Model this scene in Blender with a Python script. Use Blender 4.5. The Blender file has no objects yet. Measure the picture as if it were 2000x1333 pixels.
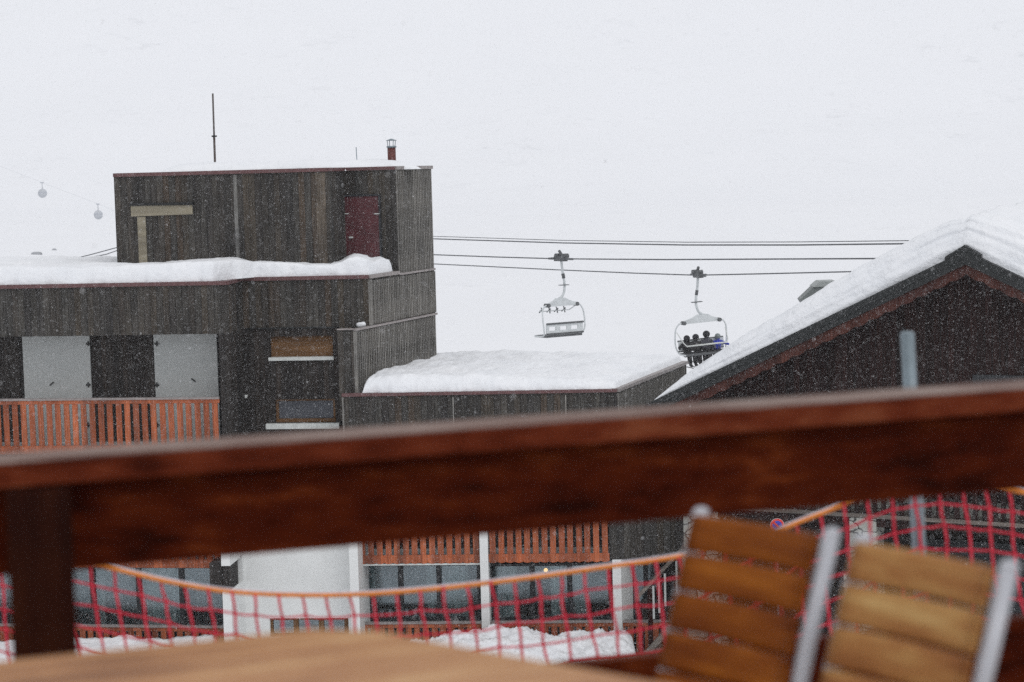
import bpy, bmesh, math, random
import numpy as np
from mathutils import Vector, Matrix, noise
random.seed(7)
rad = math.radians
S = bpy.context.scene
COL = S.collection

# ------------------------------------------------------------------ camera
F = 3950.0                                  # focal length in pixels of the 2000 px wide photograph
PITCH, ROLL = rad(4.80), rad(1.50)
CAM = Vector((0, 0, 12.0))
_fw = Vector((0, math.cos(PITCH), -math.sin(PITCH)))
_r0 = Vector((1, 0, 0)); _u0 = Vector((0, math.sin(PITCH), math.cos(PITCH)))
_rt = _r0 * math.cos(ROLL) - _u0 * math.sin(ROLL)
_up = _u0 * math.cos(ROLL) + _r0 * math.sin(ROLL)
cd = bpy.data.cameras.new("camera"); cam = bpy.data.objects.new("camera", cd); COL.objects.link(cam)
M = Matrix((_rt, _up, -_fw)).transposed().to_4x4(); M.translation = CAM
cam.matrix_world = M
cd.sensor_width = 36; cd.lens = F / 2000 * 36
cd.clip_start = 0.05; cd.clip_end = 6000
cd.dof.use_dof = True; cd.dof.focus_distance = 58; cd.dof.aperture_fstop = 3.0
S.camera = cam

# ------------------------------------------------------------------ sky, sun, exposure
W = bpy.data.worlds.new("World"); S.world = W; W.use_nodes = True
nt = W.node_tree; bg = nt.nodes["Background"]
sky = nt.nodes.new("ShaderNodeTexSky"); sky.sky_type = 'NISHITA'; sky.sun_disc = False
SUN_EL, SUN_AZ = rad(48), rad(150)           # azimuth from +Y, clockwise
sky.sun_elevation = SUN_EL; sky.sun_rotation = SUN_AZ
sky.air_density = 1.0; sky.dust_density = 6.0; sky.ozone_density = 1.0; sky.altitude = 2000
ov = nt.nodes.new("ShaderNodeMix"); ov.data_type = 'RGBA'
ov.inputs[0].default_value = 0.86            # closed cloud cover over the clear sky
ov.inputs[7].default_value = (9.25, 9.3, 9.45, 1)
nt.links.new(sky.outputs[0], ov.inputs[6]); nt.links.new(ov.outputs[2], bg.inputs[0])
bg.inputs[1].default_value = 0.093
sd = bpy.data.lights.new("sun", 'SUN'); sd.energy = 0.6; sd.angle = rad(25); sd.color = (1, .98, .95)
so = bpy.data.objects.new("sun", sd); COL.objects.link(so)
_sdir = Vector((math.sin(SUN_AZ) * math.cos(SUN_EL), math.cos(SUN_AZ) * math.cos(SUN_EL), math.sin(SUN_EL)))
so.rotation_euler = _sdir.to_track_quat('Z', 'Y').to_euler(); so.location = (0, -10, 60)
S.view_settings.view_transform = 'Standard'; S.view_settings.look = 'None'
S.view_settings.gamma = 1; S.view_settings.use_curve_mapping = False
S.view_settings.exposure = 0.0
S.cycles.max_bounces = 8; S.cycles.diffuse_bounces = 4; S.cycles.glossy_bounces = 3
S.cycles.transparent_max_bounces = 16; S.cycles.volume_bounces = 2
S.cycles.use_denoising = False

# ------------------------------------------------------------------ helpers
def ray(px, py):
    return _fw * F + _rt * (px - 1000) - _up * (py - 666.5)
def at(px, py, Y):
    d = ray(px, py); return CAM + d * (Y / d.y)
def horizon(px):
    return 336 - (px - 1000) * math.tan(ROLL)
def tag(o, label=None, cat=None, group=None, kind=None):
    if label: o["label"] = label
    if cat: o["category"] = cat
    if group: o["group"] = group
    if kind: o["kind"] = kind
    return o
def empty(name, loc, label, cat, group=None):
    o = bpy.data.objects.new(name, None); COL.objects.link(o); o.location = loc; o.empty_display_size = .2
    return tag(o, label, cat, group)
def copy_tree(o, parent=None):
    c = o.copy(); COL.objects.link(c); c.parent = parent
    for ch in o.children: copy_tree(ch, c)
    return c
def wpos(o):
    p = Vector((0, 0, 0))
    while o is not None:
        p += o.location; o = o.parent
    return p

class Frame:
    """vertical plane through p0->p1 (left to right in view); n is its outward side, towards the terrace"""
    def __init__(s, p0, p1, off=0):
        s.p0 = Vector((p0[0], p0[1], 0)); d = Vector((p1[0] - p0[0], p1[1] - p0[1], 0)); s.L = d.length
        s.u = d.normalized(); s.n = Vector((s.u.y, -s.u.x, 0)); s.p0 = s.p0 + s.n * off
    def P(s, u, z, n=0):
        p = s.p0 + s.u * u + s.n * n; return Vector((p.x, p.y, z))
    def uz(s, px, py, off=0):
        d = ray(px, py); q = s.p0 + s.n * off
        t = (q - Vector((CAM.x, CAM.y, 0))).dot(s.n) / Vector((d.x, d.y, 0)).dot(s.n)
        h = CAM + d * t
        return (Vector((h.x, h.y, 0)) - q).dot(s.u), h.z
    def rect(s, x0, y0, x1, y1, off=0):
        """pixel box (read at its corners) -> u0,u1,z0,z1"""
        a = s.uz(x0, y0, off); b = s.uz(x1, y1, off); c = s.uz(x1, y0, off); d = s.uz(x0, y1, off)
        return ((a[0] + d[0]) / 2, (b[0] + c[0]) / 2, (b[1] + d[1]) / 2, (a[1] + c[1]) / 2)
WORLD = Frame((0, 0), (1, 0))

class MB:
    def __init__(s): s.v = []; s.f = []; s.uv = []; s.sm = []
    def face(s, pts, uvs=None, smooth=False):
        i = len(s.v); s.v += [tuple(p) for p in pts]; s.f.append(tuple(range(i, i + len(pts))))
        s.uv += uvs if uvs else [(p[0], p[2]) for p in pts]; s.sm.append(smooth); return s
    def box(s, fr, u0, u1, z0, z1, n0, n1):
        P = lambda u, z, n: fr.P(u, z, n)
        q = [((u0, z0, n1), (u1, z0, n1), (u1, z1, n1), (u0, z1, n1)), ((u1, z0, n0), (u0, z0, n0), (u0, z1, n0), (u1, z1, n0)),
             ((u0, z0, n0), (u0, z0, n1), (u0, z1, n1), (u0, z1, n0)), ((u1, z0, n1), (u1, z0, n0), (u1, z1, n0), (u1, z1, n1)),
             ((u0, z1, n1), (u1, z1, n1), (u1, z1, n0), (u0, z1, n0)), ((u0, z0, n0), (u1, z0, n0), (u1, z0, n1), (u0, z0, n1))]
        for k, c in enumerate(q):
            uv = [((a[0], a[1]) if k < 2 else (a[2], a[1]) if k < 4 else (a[0], a[2])) for a in c]
            s.face([P(*a) for a in c], uv)
        return s
    def footprint(s, pts, z0, z1, top=True):
        """vertical prism over an XY outline, UV in metres round the outline"""
        n = len(pts); a = sum(pts[i][0] * pts[(i + 1) % n][1] - pts[(i + 1) % n][0] * pts[i][1] for i in range(n))
        if a < 0: pts = pts[::-1]
        t = 0
        for i in range(n):
            p, q = pts[i], pts[(i + 1) % n]; L = math.hypot(q[0] - p[0], q[1] - p[1])
            s.face([(p[0], p[1], z0), (q[0], q[1], z0), (q[0], q[1], z1), (p[0], p[1], z1)], [(t, z0), (t + L, z0), (t + L, z1), (t, z1)])
            t += L
        if top:
            s.face([(p[0], p[1], z1) for p in pts], [(p[0], p[1]) for p in pts])
            s.face([(p[0], p[1], z0) for p in pts[::-1]], [(p[0], p[1]) for p in pts[::-1]])
        return s
    def extrude(s, fr, poly, n0, n1):
        """outline in (u,z) of a frame, given thickness n0..n1"""
        k = len(poly); a = sum(poly[i][0] * poly[(i + 1) % k][1] - poly[(i + 1) % k][0] * poly[i][1] for i in range(k))
        if a < 0: poly = poly[::-1]
        s.face([fr.P(u, z, n1) for u, z in poly], list(poly))
        s.face([fr.P(u, z, n0) for u, z in poly[::-1]], list(poly[::-1]))
        for i in range(k):
            p, q = poly[i], poly[(i + 1) % k]
            s.face([fr.P(p[0], p[1], n0), fr.P(q[0], q[1], n0), fr.P(q[0], q[1], n1), fr.P(p[0], p[1], n1)], [(p[0], p[1]), (q[0], q[1]), (q[0], q[1] + .03), (p[0], p[1] + .03)])
        return s
    def wall(s, fr, u0, u1, z0, z1, holes, th=.25):
        us = sorted({u0, u1, *[h[0] for h in holes], *[h[1] for h in holes]}); zs = sorted({z0, z1, *[h[2] for h in holes], *[h[3] for h in holes]})
        hole = lambda u, z: any(h[0] < u < h[1] and h[2] < z < h[3] for h in holes)
        for a, b in zip(us, us[1:]):
            for c, d in zip(zs, zs[1:]):
                if hole((a + b) / 2, (c + d) / 2): continue
                s.face([fr.P(a, c), fr.P(b, c), fr.P(b, d), fr.P(a, d)], [(a, c), (b, c), (b, d), (a, d)])
                s.face([fr.P(b, c, -th), fr.P(a, c, -th), fr.P(a, d, -th), fr.P(b, d, -th)], [(b, c), (a, c), (a, d), (b, d)])
        for (a, b, c, d), sg in [((u0, u1, z0, z1), 1)] + [(h, -1) for h in holes]:
            for (p, q) in (((a, c), (b, c)), ((b, c), (b, d)), ((b, d), (a, d)), ((a, d), (a, c))):
                pts = [fr.P(q[0], q[1], 0), fr.P(p[0], p[1], 0), fr.P(p[0], p[1], -th), fr.P(q[0], q[1], -th)]
                s.face(pts if sg > 0 else pts[::-1], [(0, p[1]), (0, q[1]), (.1, q[1]), (.1, p[1])])
        return s
    def tube(s, pts, r, seg=8, cap=True):
        pts = [Vector(p) for p in pts]; n = len(pts); rs = r if isinstance(r, (list, tuple)) else [r] * n
        T = [(pts[min(i + 1, n - 1)] - pts[max(i - 1, 0)]).normalized() for i in range(n)]
        a = T[0].orthogonal().normalized(); base = len(s.v); L = 0
        for i in range(n):
            a = (a - T[i] * a.dot(T[i])).normalized(); b = T[i].cross(a)
            for k in range(seg):
                w = 2 * math.pi * k / seg; s.v.append(tuple(pts[i] + (a * math.cos(w) + b * math.sin(w)) * rs[i]))
        for i in range(n - 1):
            L2 = L + (pts[i + 1] - pts[i]).length
            for k in range(seg):
                k2 = (k + 1) % seg
                s.f.append((base + i * seg + k, base + i * seg + k2, base + (i + 1) * seg + k2, base + (i + 1) * seg + k))
                s.uv += [(k / seg, L), ((k + 1) / seg, L), ((k + 1) / seg, L2), (k / seg, L2)]; s.sm.append(True)
            L = L2
        if cap:
            s.f.append(tuple(base + k for k in range(seg))[::-1]); s.uv += [(0, 0)] * seg; s.sm.append(False)
            s.f.append(tuple(base + (n - 1) * seg + k for k in range(seg))); s.uv += [(0, 0)] * seg; s.sm.append(False)
        return s
    def ball(s, c, r, seg=12, rings=8):
        c = Vector(c); r = r if isinstance(r, (list, tuple)) else (r, r, r); base = len(s.v)
        for i in range(rings + 1):
            th = math.pi * i / rings
            for k in range(seg):
                w = 2 * math.pi * k / seg
                s.v.append((c.x + r[0] * math.sin(th) * math.cos(w), c.y + r[1] * math.sin(th) * math.sin(w), c.z + r[2] * math.cos(th)))
        for i in range(rings):
            for k in range(seg):
                k2 = (k + 1) % seg
                s.f.append((base + i * seg + k, base + (i + 1) * seg + k, base + (i + 1) * seg + k2, base + i * seg + k2)); s.uv += [(0, 0)] * 4; s.sm.append(True)
        return s
    def grid(s, fn, nu, nv, smooth=True):
        base = len(s.v)
        for j in range(nv + 1):
            for i in range(nu + 1): s.v.append(tuple(fn(i / nu, j / nv)))
        for j in range(nv):
            for i in range(nu):
                a = base + j * (nu + 1) + i
                s.f.append((a, a + 1, a + nu + 2, a + nu + 1)); s.uv += [(i / nu, j / nv), ((i + 1) / nu, j / nv), ((i + 1) / nu, (j + 1) / nv), (i / nu, (j + 1) / nv)]; s.sm.append(smooth)
        return s
    def build(s, name, mat, parent=None, bevel=0, weld=False):
        off = wpos(parent) if parent else Vector((0, 0, 0))
        me = bpy.data.meshes.new(name)
        me.from_pydata([(v[0] - off.x, v[1] - off.y, v[2] - off.z) for v in s.v], [], s.f)
        ul = me.uv_layers.new(name="UVMap"); ul.data.foreach_set("uv", [c for t in s.uv for c in t])
        me.polygons.foreach_set("use_smooth", s.sm); me.materials.append(mat)
        if weld:
            bm = bmesh.new(); bm.from_mesh(me); bmesh.ops.remove_doubles(bm, verts=bm.verts, dist=1e-5); bmesh.ops.recalc_face_normals(bm, faces=bm.faces); bm.to_mesh(me); bm.free()
        o = bpy.data.objects.new(name, me); COL.objects.link(o)
        if parent: o.parent = parent
        if bevel:
            b = o.modifiers.new("bevel", 'BEVEL'); b.width = bevel; b.segments = 2; b.limit_method = 'ANGLE'
        return o

# ------------------------------------------------------------------ materials
class NT:
    def __init__(s, name):
        s.m = bpy.data.materials.new(name); s.m.use_nodes = True; s.t = s.m.node_tree; s.b = s.t.nodes["Principled BSDF"]
    def n(s, kind, **kw):
        x = s.t.nodes.new("ShaderNode" + kind)
        for k, v in kw.items(): setattr(x, k, v)
        return x
    def l(s, a, b): s.t.links.new(a, b)
    def math(s, op, a, b=None, c=None):
        x = s.n("Math", operation=op)
        for i, v in enumerate((a, b, c)):
            if v is None: continue
            if isinstance(v, (int, float)): x.inputs[i].default_value = v
            else: s.l(v, x.inputs[i])
        return x.outputs[0]
    def mix(s, f, a, b, mode='MIX'):
        x = s.n("Mix", data_type='RGBA', blend_type=mode)
        for i, v in ((0, f), (6, a), (7, b)):
            if isinstance(v, (int, float)): x.inputs[i].default_value = v
            elif isinstance(v, tuple): x.inputs[i].default_value = (*v, 1)
            else: s.l(v, x.inputs[i])
        return x.outputs[2]
    def noise(s, vec, scale, detail=4, rough=.55):
        x = s.n("TexNoise"); x.inputs["Scale"].default_value = scale; x.inputs["Detail"].default_value = detail; x.inputs["Roughness"].default_value = rough
        s.l(vec, x.inputs["Vector"]); return x.outputs[0]
    def mapping(s, vec, sc=(1, 1, 1), rot=(0, 0, 0)):
        x = s.n("Mapping"); x.inputs["Scale"].default_value = sc; x.inputs["Rotation"].default_value = rot; s.l(vec, x.inputs[0]); return x.outputs[0]
    def ramp(s, f, stops):
        x = s.n("ValToRGB"); e = x.color_ramp.elements
        while len(e) < len(stops): e.new(.5)
        for q, (p, c) in zip(e, stops): q.position = p; q.color = (*c, 1) if len(c) == 3 else c
        s.l(f, x.inputs[0]); return x.outputs[0]
    def bump(s, h, strength=.4, dist=.02):
        x = s.n("Bump"); x.inputs["Strength"].default_value = strength; x.inputs["Distance"].default_value = dist; s.l(h, x.inputs["Height"]); s.l(x.outputs[0], s.b.inputs["Normal"])

def mat_planks(name, cols, width=.15, groove=.25, stain=.5, axis=0, rough=.85, grain=1.0, lo=.35):
    """boards across UV axis `axis`; each board its own tone, grain along the board"""
    t = NT(name); uv = t.n("TexCoord").outputs["UV"]; sep = t.n("SeparateXYZ"); t.l(uv, sep.inputs[0])
    a, b = sep.outputs[axis], sep.outputs[1 - axis]
    q = t.math('DIVIDE', a, width); idn = t.math('FLOOR', q); fr = t.math('FRACT', q)
    wn = t.n("TexWhiteNoise", noise_dimensions='1D'); t.l(idn, wn.inputs["W"])
    base = t.ramp(wn.outputs[0], [(i / max(1, len(cols) - 1), c) for i, c in enumerate(cols)])
    cmb = t.n("CombineXYZ"); t.l(t.math('MULTIPLY', a, 38 * grain), cmb.inputs[0]); t.l(t.math('MULTIPLY', b, 1.6), cmb.inputs[1]); t.l(t.math('MULTIPLY', idn, 7.3), cmb.inputs[2])
    g = t.noise(cmb.outputs[0], 1.0, 6, .65)
    c2 = t.n("CombineXYZ"); t.l(t.math('MULTIPLY', a, 2.2), c2.inputs[0]); t.l(t.math('MULTIPLY', b, .55), c2.inputs[1])
    big = t.noise(c2.outputs[0], 1.0, 5, .6)
    col = t.mix(1.0, base, t.ramp(g, [(.3, (lo, lo, lo)), (.7, (1.5, 1.5, 1.5))]), 'MULTIPLY')
    col = t.mix(stain, col, t.ramp(big, [(.3, (.45, .45, .47)), (.7, (1.45, 1.4, 1.33))]), 'MULTIPLY')
    edge = t.math('MINIMUM', fr, t.math('SUBTRACT', 1, fr)); gm = t.math('LESS_THAN', edge, .045)
    col = t.mix(t.math('MULTIPLY', gm, groove * 3 if groove * 3 < 1 else 1.0), col, (.008, .007, .006))
    t.l(col, t.b.inputs["Base Color"]); t.b.inputs["Roughness"].default_value = rough; t.b.inputs["Specular IOR Level"].default_value = .25
    t.bump(t.math('SUBTRACT', t.math('MULTIPLY', g, .4), gm), .6, .012); return t.m

def mat_wood(name, c1, c2, axis=0, scale=1.0, rough=.5, spec=.4, coord="UV"):
    t = NT(name); v = t.n("TexCoord").outputs[coord]
    sc = (1.2 * scale, 22 * scale, 22 * scale) if axis == 0 else (22 * scale, 1.2 * scale, 22 * scale) if axis == 1 else (22 * scale, 22 * scale, 1.2 * scale)
    g = t.noise(t.mapping(v, sc), 1.0, 6, .6); g2 = t.noise(t.mapping(v, tuple(x * .18 for x in sc)), 1.0, 3, .5)
    f = t.math('ADD', t.math('MULTIPLY', g, .55), t.math('MULTIPLY', g2, .45))
    t.l(t.ramp(f, [(.36, c1), (.62, c2)]), t.b.inputs["Base Color"]); t.b.inputs["Roughness"].default_value = rough; t.b.inputs["Specular IOR Level"].default_value = spec
    t.bump(g, .25, .004); return t.m

def mat_blotch(name, cols, sc, rough=.5, spec=.1, rot=0, bump=.3):
    """stained timber: long streaks plus broad worn patches"""
    t = NT(name); v = t.mapping(t.n("TexCoord").outputs["Object"], (1, 1, 1), (0, 0, rot))
    a = t.noise(t.mapping(v, sc), 1.0, 6, .62); b = t.noise(t.mapping(v, (sc[0] * .45, sc[1] * .25, sc[2] * .25)), 1.0, 4, .6); c = t.noise(v, 5.0, 4, .6)
    f = t.math('ADD', t.math('MULTIPLY', a, .42), t.math('ADD', t.math('MULTIPLY', b, .36), t.math('MULTIPLY', c, .22)))
    n = len(cols); t.l(t.ramp(f, [(.39 + .22 * i / (n - 1), x) for i, x in enumerate(cols)]), t.b.inputs["Base Color"])
    t.b.inputs["Roughness"].default_value = rough; t.b.inputs["Specular IOR Level"].default_value = spec; t.bump(a, bump, .004); return t.m

def mat_plain(name, c, rough=.6, metal=0, var=.15, scale=6, bump=0.0, spec=.4):
    t = NT(name); v = t.n("TexCoord").outputs["Object"]; n = t.noise(v, scale, 5, .6)
    lo = tuple(x * (1 - var) for x in c); hi = tuple(min(1, x * (1 + var)) for x in c)
    t.l(t.ramp(n, [(.3, lo), (.7, hi)]), t.b.inputs["Base Color"]); t.b.inputs["Roughness"].default_value = rough; t.b.inputs["Metallic"].default_value = metal
    t.b.inputs["Specular IOR Level"].default_value = spec
    if bump: t.bump(n, bump, .01)
    return t.m

def mat_snow(name, big=1.2, fine=9.0, strength=.5, dirt=0.0, rocks=0.0, streak=None):
    t = NT(name); v = t.n("TexCoord").outputs["Object"]
    if streak: v = t.mapping(v, streak)
    a = t.noise(v, big, 5, .55); b = t.noise(v, fine, 4, .6)
    h = t.math('ADD', t.math('MULTIPLY', a, 1.0), t.math('MULTIPLY', b, .18))
    col = t.ramp(a, [(.25, (.83, .85, .88)), (.7, (.9, .91, .93))]) if big > .2 else t.ramp(a, [(.2, (.865, .875, .895)), (.8, (.885, .893, .91))])
    if dirt:
        d = t.noise(v, fine * .8, 6, .7); col = t.mix(t.math('MULTIPLY', t.ramp(d, [(.52, (0, 0, 0)), (.68, (1, 1, 1))]), dirt), col, (.42, .40, .38))
    if rocks:
        r1 = t.noise(v, .02, 5, .6); r2 = t.noise(t.mapping(v, (1, 1, 2.2)), .11, 6, .72)
        m = t.math('MULTIPLY', t.ramp(r1, [(.48, (0, 0, 0)), (.62, (1, 1, 1))]), t.ramp(r2, [(.56, (0, 0, 0)), (.66, (1, 1, 1))]))
        col = t.mix(t.math('MULTIPLY', m, rocks), col, (.30, .31, .33))
    t.l(col, t.b.inputs["Base Color"]); t.b.inputs["Roughness"].default_value = .8; t.b.inputs["Specular IOR Level"].default_value = .2
    t.bump(h, strength, .25 / big if big > .2 else 2); return t.m

DK = (.036, .033, .031)
M_WOOD = mat_planks("weathered planks", [(.046, .043, .040), (.062, .058, .052), (.040, .038, .037), (.066, .055, .043), (.052, .049, .045), (.064, .061, .056), (.072, .054, .040), (.044, .041, .038), (.056, .050, .044), (.042, .040, .039)], .155, .2, .7)
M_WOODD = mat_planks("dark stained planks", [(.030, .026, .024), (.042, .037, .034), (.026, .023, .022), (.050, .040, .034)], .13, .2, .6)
M_RIB = mat_planks("grey ribbed boards", [(.03, .03, .028), (.04, .038, .036), (.024, .023, .022)], .10, .3, .5)
M_BATTEN = mat_planks("silvered battens", [(.24, .235, .22), (.30, .29, .27), (.17, .165, .155), (.22, .21, .19)], .05, .0, .6)
M_BALC = mat_planks("orange balcony wood", [(.34, .088, .033), (.25, .066, .027), (.40, .115, .048), (.29, .078, .034), (.22, .07, .035)], .2, .0, .75, rough=.6, lo=.55)
M_CHALET = mat_planks("brown chalet planks", [(.022, .010, .009), (.030, .013, .011), (.016, .008, .007), (.025, .011, .009)], .16, .3, .8)
M_SCALL = mat_planks("red brown scalloped board", [(.056, .020, .016), (.075, .027, .020), (.048, .018, .014)], .5, .0, .9, lo=.5)
M_TRIM = mat_plain("maroon metal trim", (.12, .055, .055), .45, 0, .25, 8)
M_TRIMG = mat_plain("pale grey metal trim", (.26, .23, .22), .45, 0, .25, 8)
M_FASCIA = mat_plain("dark green grey metal", (.010, .012, .012), .4, 0, .35, 5)
M_WHITE = mat_plain("white render", (.74, .75, .74), .8, 0, .05, 1.2, .1)
M_SHUT = mat_plain("pale grey shutter paint", (.42, .435, .425), .6, 0, .03, 1.5)
M_RED = mat_plain("dark red door paint", (.088, .024, .028), .5, 0, .25, 5)
M_IRON = mat_plain("black iron", (.02, .02, .02), .5, .3)
M_DARKF = mat_plain("dark window frame", (.022, .024, .027), .5, 0, .3, 6)
M_ROOM = mat_plain("dim room wall", (.48, .50, .50), .9, 0, .1, 1)
M_CURT = mat_planks("net curtain", [(.55, .57, .57), (.62, .64, .63), (.5, .52, .52)], .09, .05, .4, lo=.8)
M_SILL = mat_plain("white stone sill", (.62, .64, .62), .7)
M_LIGHTW = mat_wood("bare pine board", (.16, .14, .105), (.32, .285, .21), 0, .35, .8, .2)
M_BOARDU = mat_wood("brown chipboard", (.07, .035, .016), (.20, .105, .045), 0, .5, .8, .2)
M_SNOWR = mat_snow("roof snow", 1.1, 9.0, .6)
M_SNOWC = mat_snow("ploughed snow", 2.4, 11.0, .9, dirt=.45)
M_SNOWG = mat_snow("snowfield", .05, .6, .12, rocks=.16)
M_SNOWL = mat_snow("layered roof snow", .9, 6.0, .8)
M_CABLE = mat_plain("steel cable", (.10, .105, .115), .5, .3)
M_LIFT = mat_plain("pale lift paint", (.63, .66, .67), .5, 0, .1)
M_LIFTD = mat_plain("dark grey plastic", (.10, .105, .11), .6)
M_GALV = mat_plain("galvanised steel", (.22, .27, .30), .45, .4, .12, 12)
M_RAIL = mat_blotch("dark red railing stain", [(.022, .003, .001), (.058, .0075, .002), (.085, .013, .003), (.17, .035, .008)], (2.0, 26, 26), .6, .05)
M_CAP = mat_blotch("worn red brown cap", [(.05, .007, .002), (.10, .016, .005), (.15, .028, .010), (.22, .06, .025)], (2.0, 26, 26), .6, .08)
M_POST = mat_blotch("brown post stain", [(.012, .0025, .0012), (.024, .005, .0025), (.045, .011, .004)], (14, 14, 1.6), .6, .08)
M_FROST = mat_blotch("frosted cap top", [(.12, .055, .04), (.22, .15, .125), (.31, .25, .22)], (2.5, 16, 16), .7, .2)
M_NET = mat_plain("red net cord", (.68, .026, .058), .6, 0, .15, 20)
M_ROPE = mat_plain("orange rope", (.85, .27, .035), .6, 0, .15, 30)
M_FROSTC = mat_plain("frost", (.72, .66, .72), .9)
M_FLAKE = mat_plain("snowflake", (.95, .96, .98), .9, 0, .01)

def mat_glass(name, tint=(.55, .62, .68), fac=.42):
    t = NT(name); out = t.t.nodes["Material Output"]
    g = t.n("BsdfGlossy"); g.inputs["Roughness"].default_value = .12; g.inputs["Color"].default_value = (*tint, 1)
    tr = t.n("BsdfTransparent"); tr.inputs["Color"].default_value = (.80, .86, .87, 1)
    v = t.n("TexCoord").outputs["Object"]; no = t.noise(v, 1.3, 3, .5)
    mx = t.n("MixShader"); t.l(t.ramp(no, [(.3, (fac * .75,) * 3), (.7, (fac * 1.25,) * 3)]), mx.inputs[0]); t.l(tr.outputs[0], mx.inputs[1]); t.l(g.outputs[0], mx.inputs[2]); t.l(mx.outputs[0], out.inputs[0]); return t.m
M_GLASS = mat_glass("window glass", (.52, .58, .62), .20)
def mat_stone():
    t = NT("rubble stone"); v = t.n("TexCoord").outputs["Object"]
    vo = t.n("TexVoronoi", feature='DISTANCE_TO_EDGE'); vo.inputs["Scale"].default_value = 2.6
    w = t.n("Mapping"); w.inputs["Scale"].default_value = (1, 1, 1.5); t.l(v, w.inputs[0])
    nz = t.n("TexNoise"); nz.inputs["Scale"].default_value = 3; t.l(v, nz.inputs["Vector"])
    ad = t.n("VectorMath", operation='MULTIPLY_ADD'); t.l(nz.outputs[1], ad.inputs[0]); ad.inputs[1].default_value = (.3, .3, .3); t.l(w.outputs[0], ad.inputs[2])
    t.l(ad.outputs[0], vo.inputs["Vector"])
    v2 = t.n("TexVoronoi"); v2.inputs["Scale"].default_value = 2.6; t.l(ad.outputs[0], v2.inputs["Vector"])
    base = t.ramp(v2.outputs[1], [(.2, (.24, .24, .22)), (.5, (.34, .34, .31)), (.8, (.44, .43, .39))])
    mort = t.ramp(vo.outputs[0], [(.02, (1, 1, 1)), (.05, (0, 0, 0))])
    t.l(t.mix(mort, base, (.05, .048, .045)), t.b.inputs["Base Color"]); t.b.inputs["Roughness"].default_value = .9
    t.bump(t.math('MULTIPLY', mort, -1), .8, .03); return t.m
M_STONE = mat_stone()
def mat_table():
    return mat_blotch("table wood", [(.24, .09, .022), (.40, .175, .06), (.49, .24, .09), (.60, .36, .16)], (2.2, 20, 20), .42, .35, rad(-20), .2)
M_TABLE = mat_table()
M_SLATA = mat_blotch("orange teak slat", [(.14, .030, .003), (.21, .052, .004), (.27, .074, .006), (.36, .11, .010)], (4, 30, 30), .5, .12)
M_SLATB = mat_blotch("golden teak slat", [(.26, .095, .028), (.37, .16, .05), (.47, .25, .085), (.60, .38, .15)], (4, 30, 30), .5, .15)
M_TUBE = mat_plain("pale grey chair tube", (.50, .51, .55), .3, .1, .04)

# ------------------------------------------------------------------ ground and mountain
def ground_z(x, y):
    if y < 5: z = 9.2
    elif y < 26: k = (26 - y) / 21; z = .25 + 8.95 * k
    elif y < 60: z = .25
    elif y < 480: z = .25 + 4.0 * ((y - 60) / 420) ** 1.3
    else:
        t = y - 480; z = 4.25 + .30 * t * min(1, t / 260) ** 1.0
    z += noise.noise(Vector((x * .02, y * .02, 0))) * min(2.6, max(0, (y - 75) * .012))
    z += noise.noise(Vector((x * .11, y * .07, 4))) * min(.35, max(0, (y - 65) * .006))
    return z
g = MB()
ys = list(np.concatenate([np.linspace(-60, 0, 10), np.linspace(2, 60, 59), np.linspace(64, 300, 90), np.linspace(306, 1150, 110)]))
NX = 120
for y in ys:
    half = 110 + max(0, y) * .65
    for i in range(NX + 1):
        x = -half + 2 * half * i / NX; g.v.append((x, y, ground_z(x, y)))
for j in range(len(ys) - 1):
    for i in range(NX):
        a = j * (NX + 1) + i; g.f.append((a, a + 1, a + NX + 2, a + NX + 1)); g.uv += [(0, 0)] * 4; g.sm.append(True)
tag(g.build("ground", M_SNOWG), "snow covered ground rising to a white mountain slope", kind="structure")

# ------------------------------------------------------------------ main apartment building
ZT, ZE, ZL, ZW = 12.11, 9.54, 8.40, 6.85
xy = lambda p: (p.x, p.y)
P0 = xy(at(-420, 574, 48.7)); P1 = xy(at(443, 558, 47.0)); P2 = xy(at(470, 549, 48.5)); P3 = xy(at(720, 545, 48.1)); P4 = xy(at(848, 526, 52.0))
SD = (Vector(P4) - Vector(P3)).normalized()                      # direction of the ribbed side
BK = (P4[0] - 3.2, P4[1] + 6.5); BL = (P0[0] - 1.5, P0[1] + 11)
T0 = xy(at(222, 346, 49.8)); T1 = xy(at(640, 337, 48.95)); T2 = xy(at(672, 336, 50.2))
_k = .434; T3 = (P3[0] + (P4[0] - P3[0]) * _k, P3[1] + (P4[1] - P3[1]) * _k)
bld = empty("apartment_building", (P2[0], P2[1] + 3, .25), "long dark timber clad apartment block with red door tower and snow on its stepped roofs", "building")

MB().footprint([T0, T1, T2, T3, P4, BK, (T0[0] - .4, BK[1])], ZE - .02, ZT).build("tower_wall", M_WOOD, bld)
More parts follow.
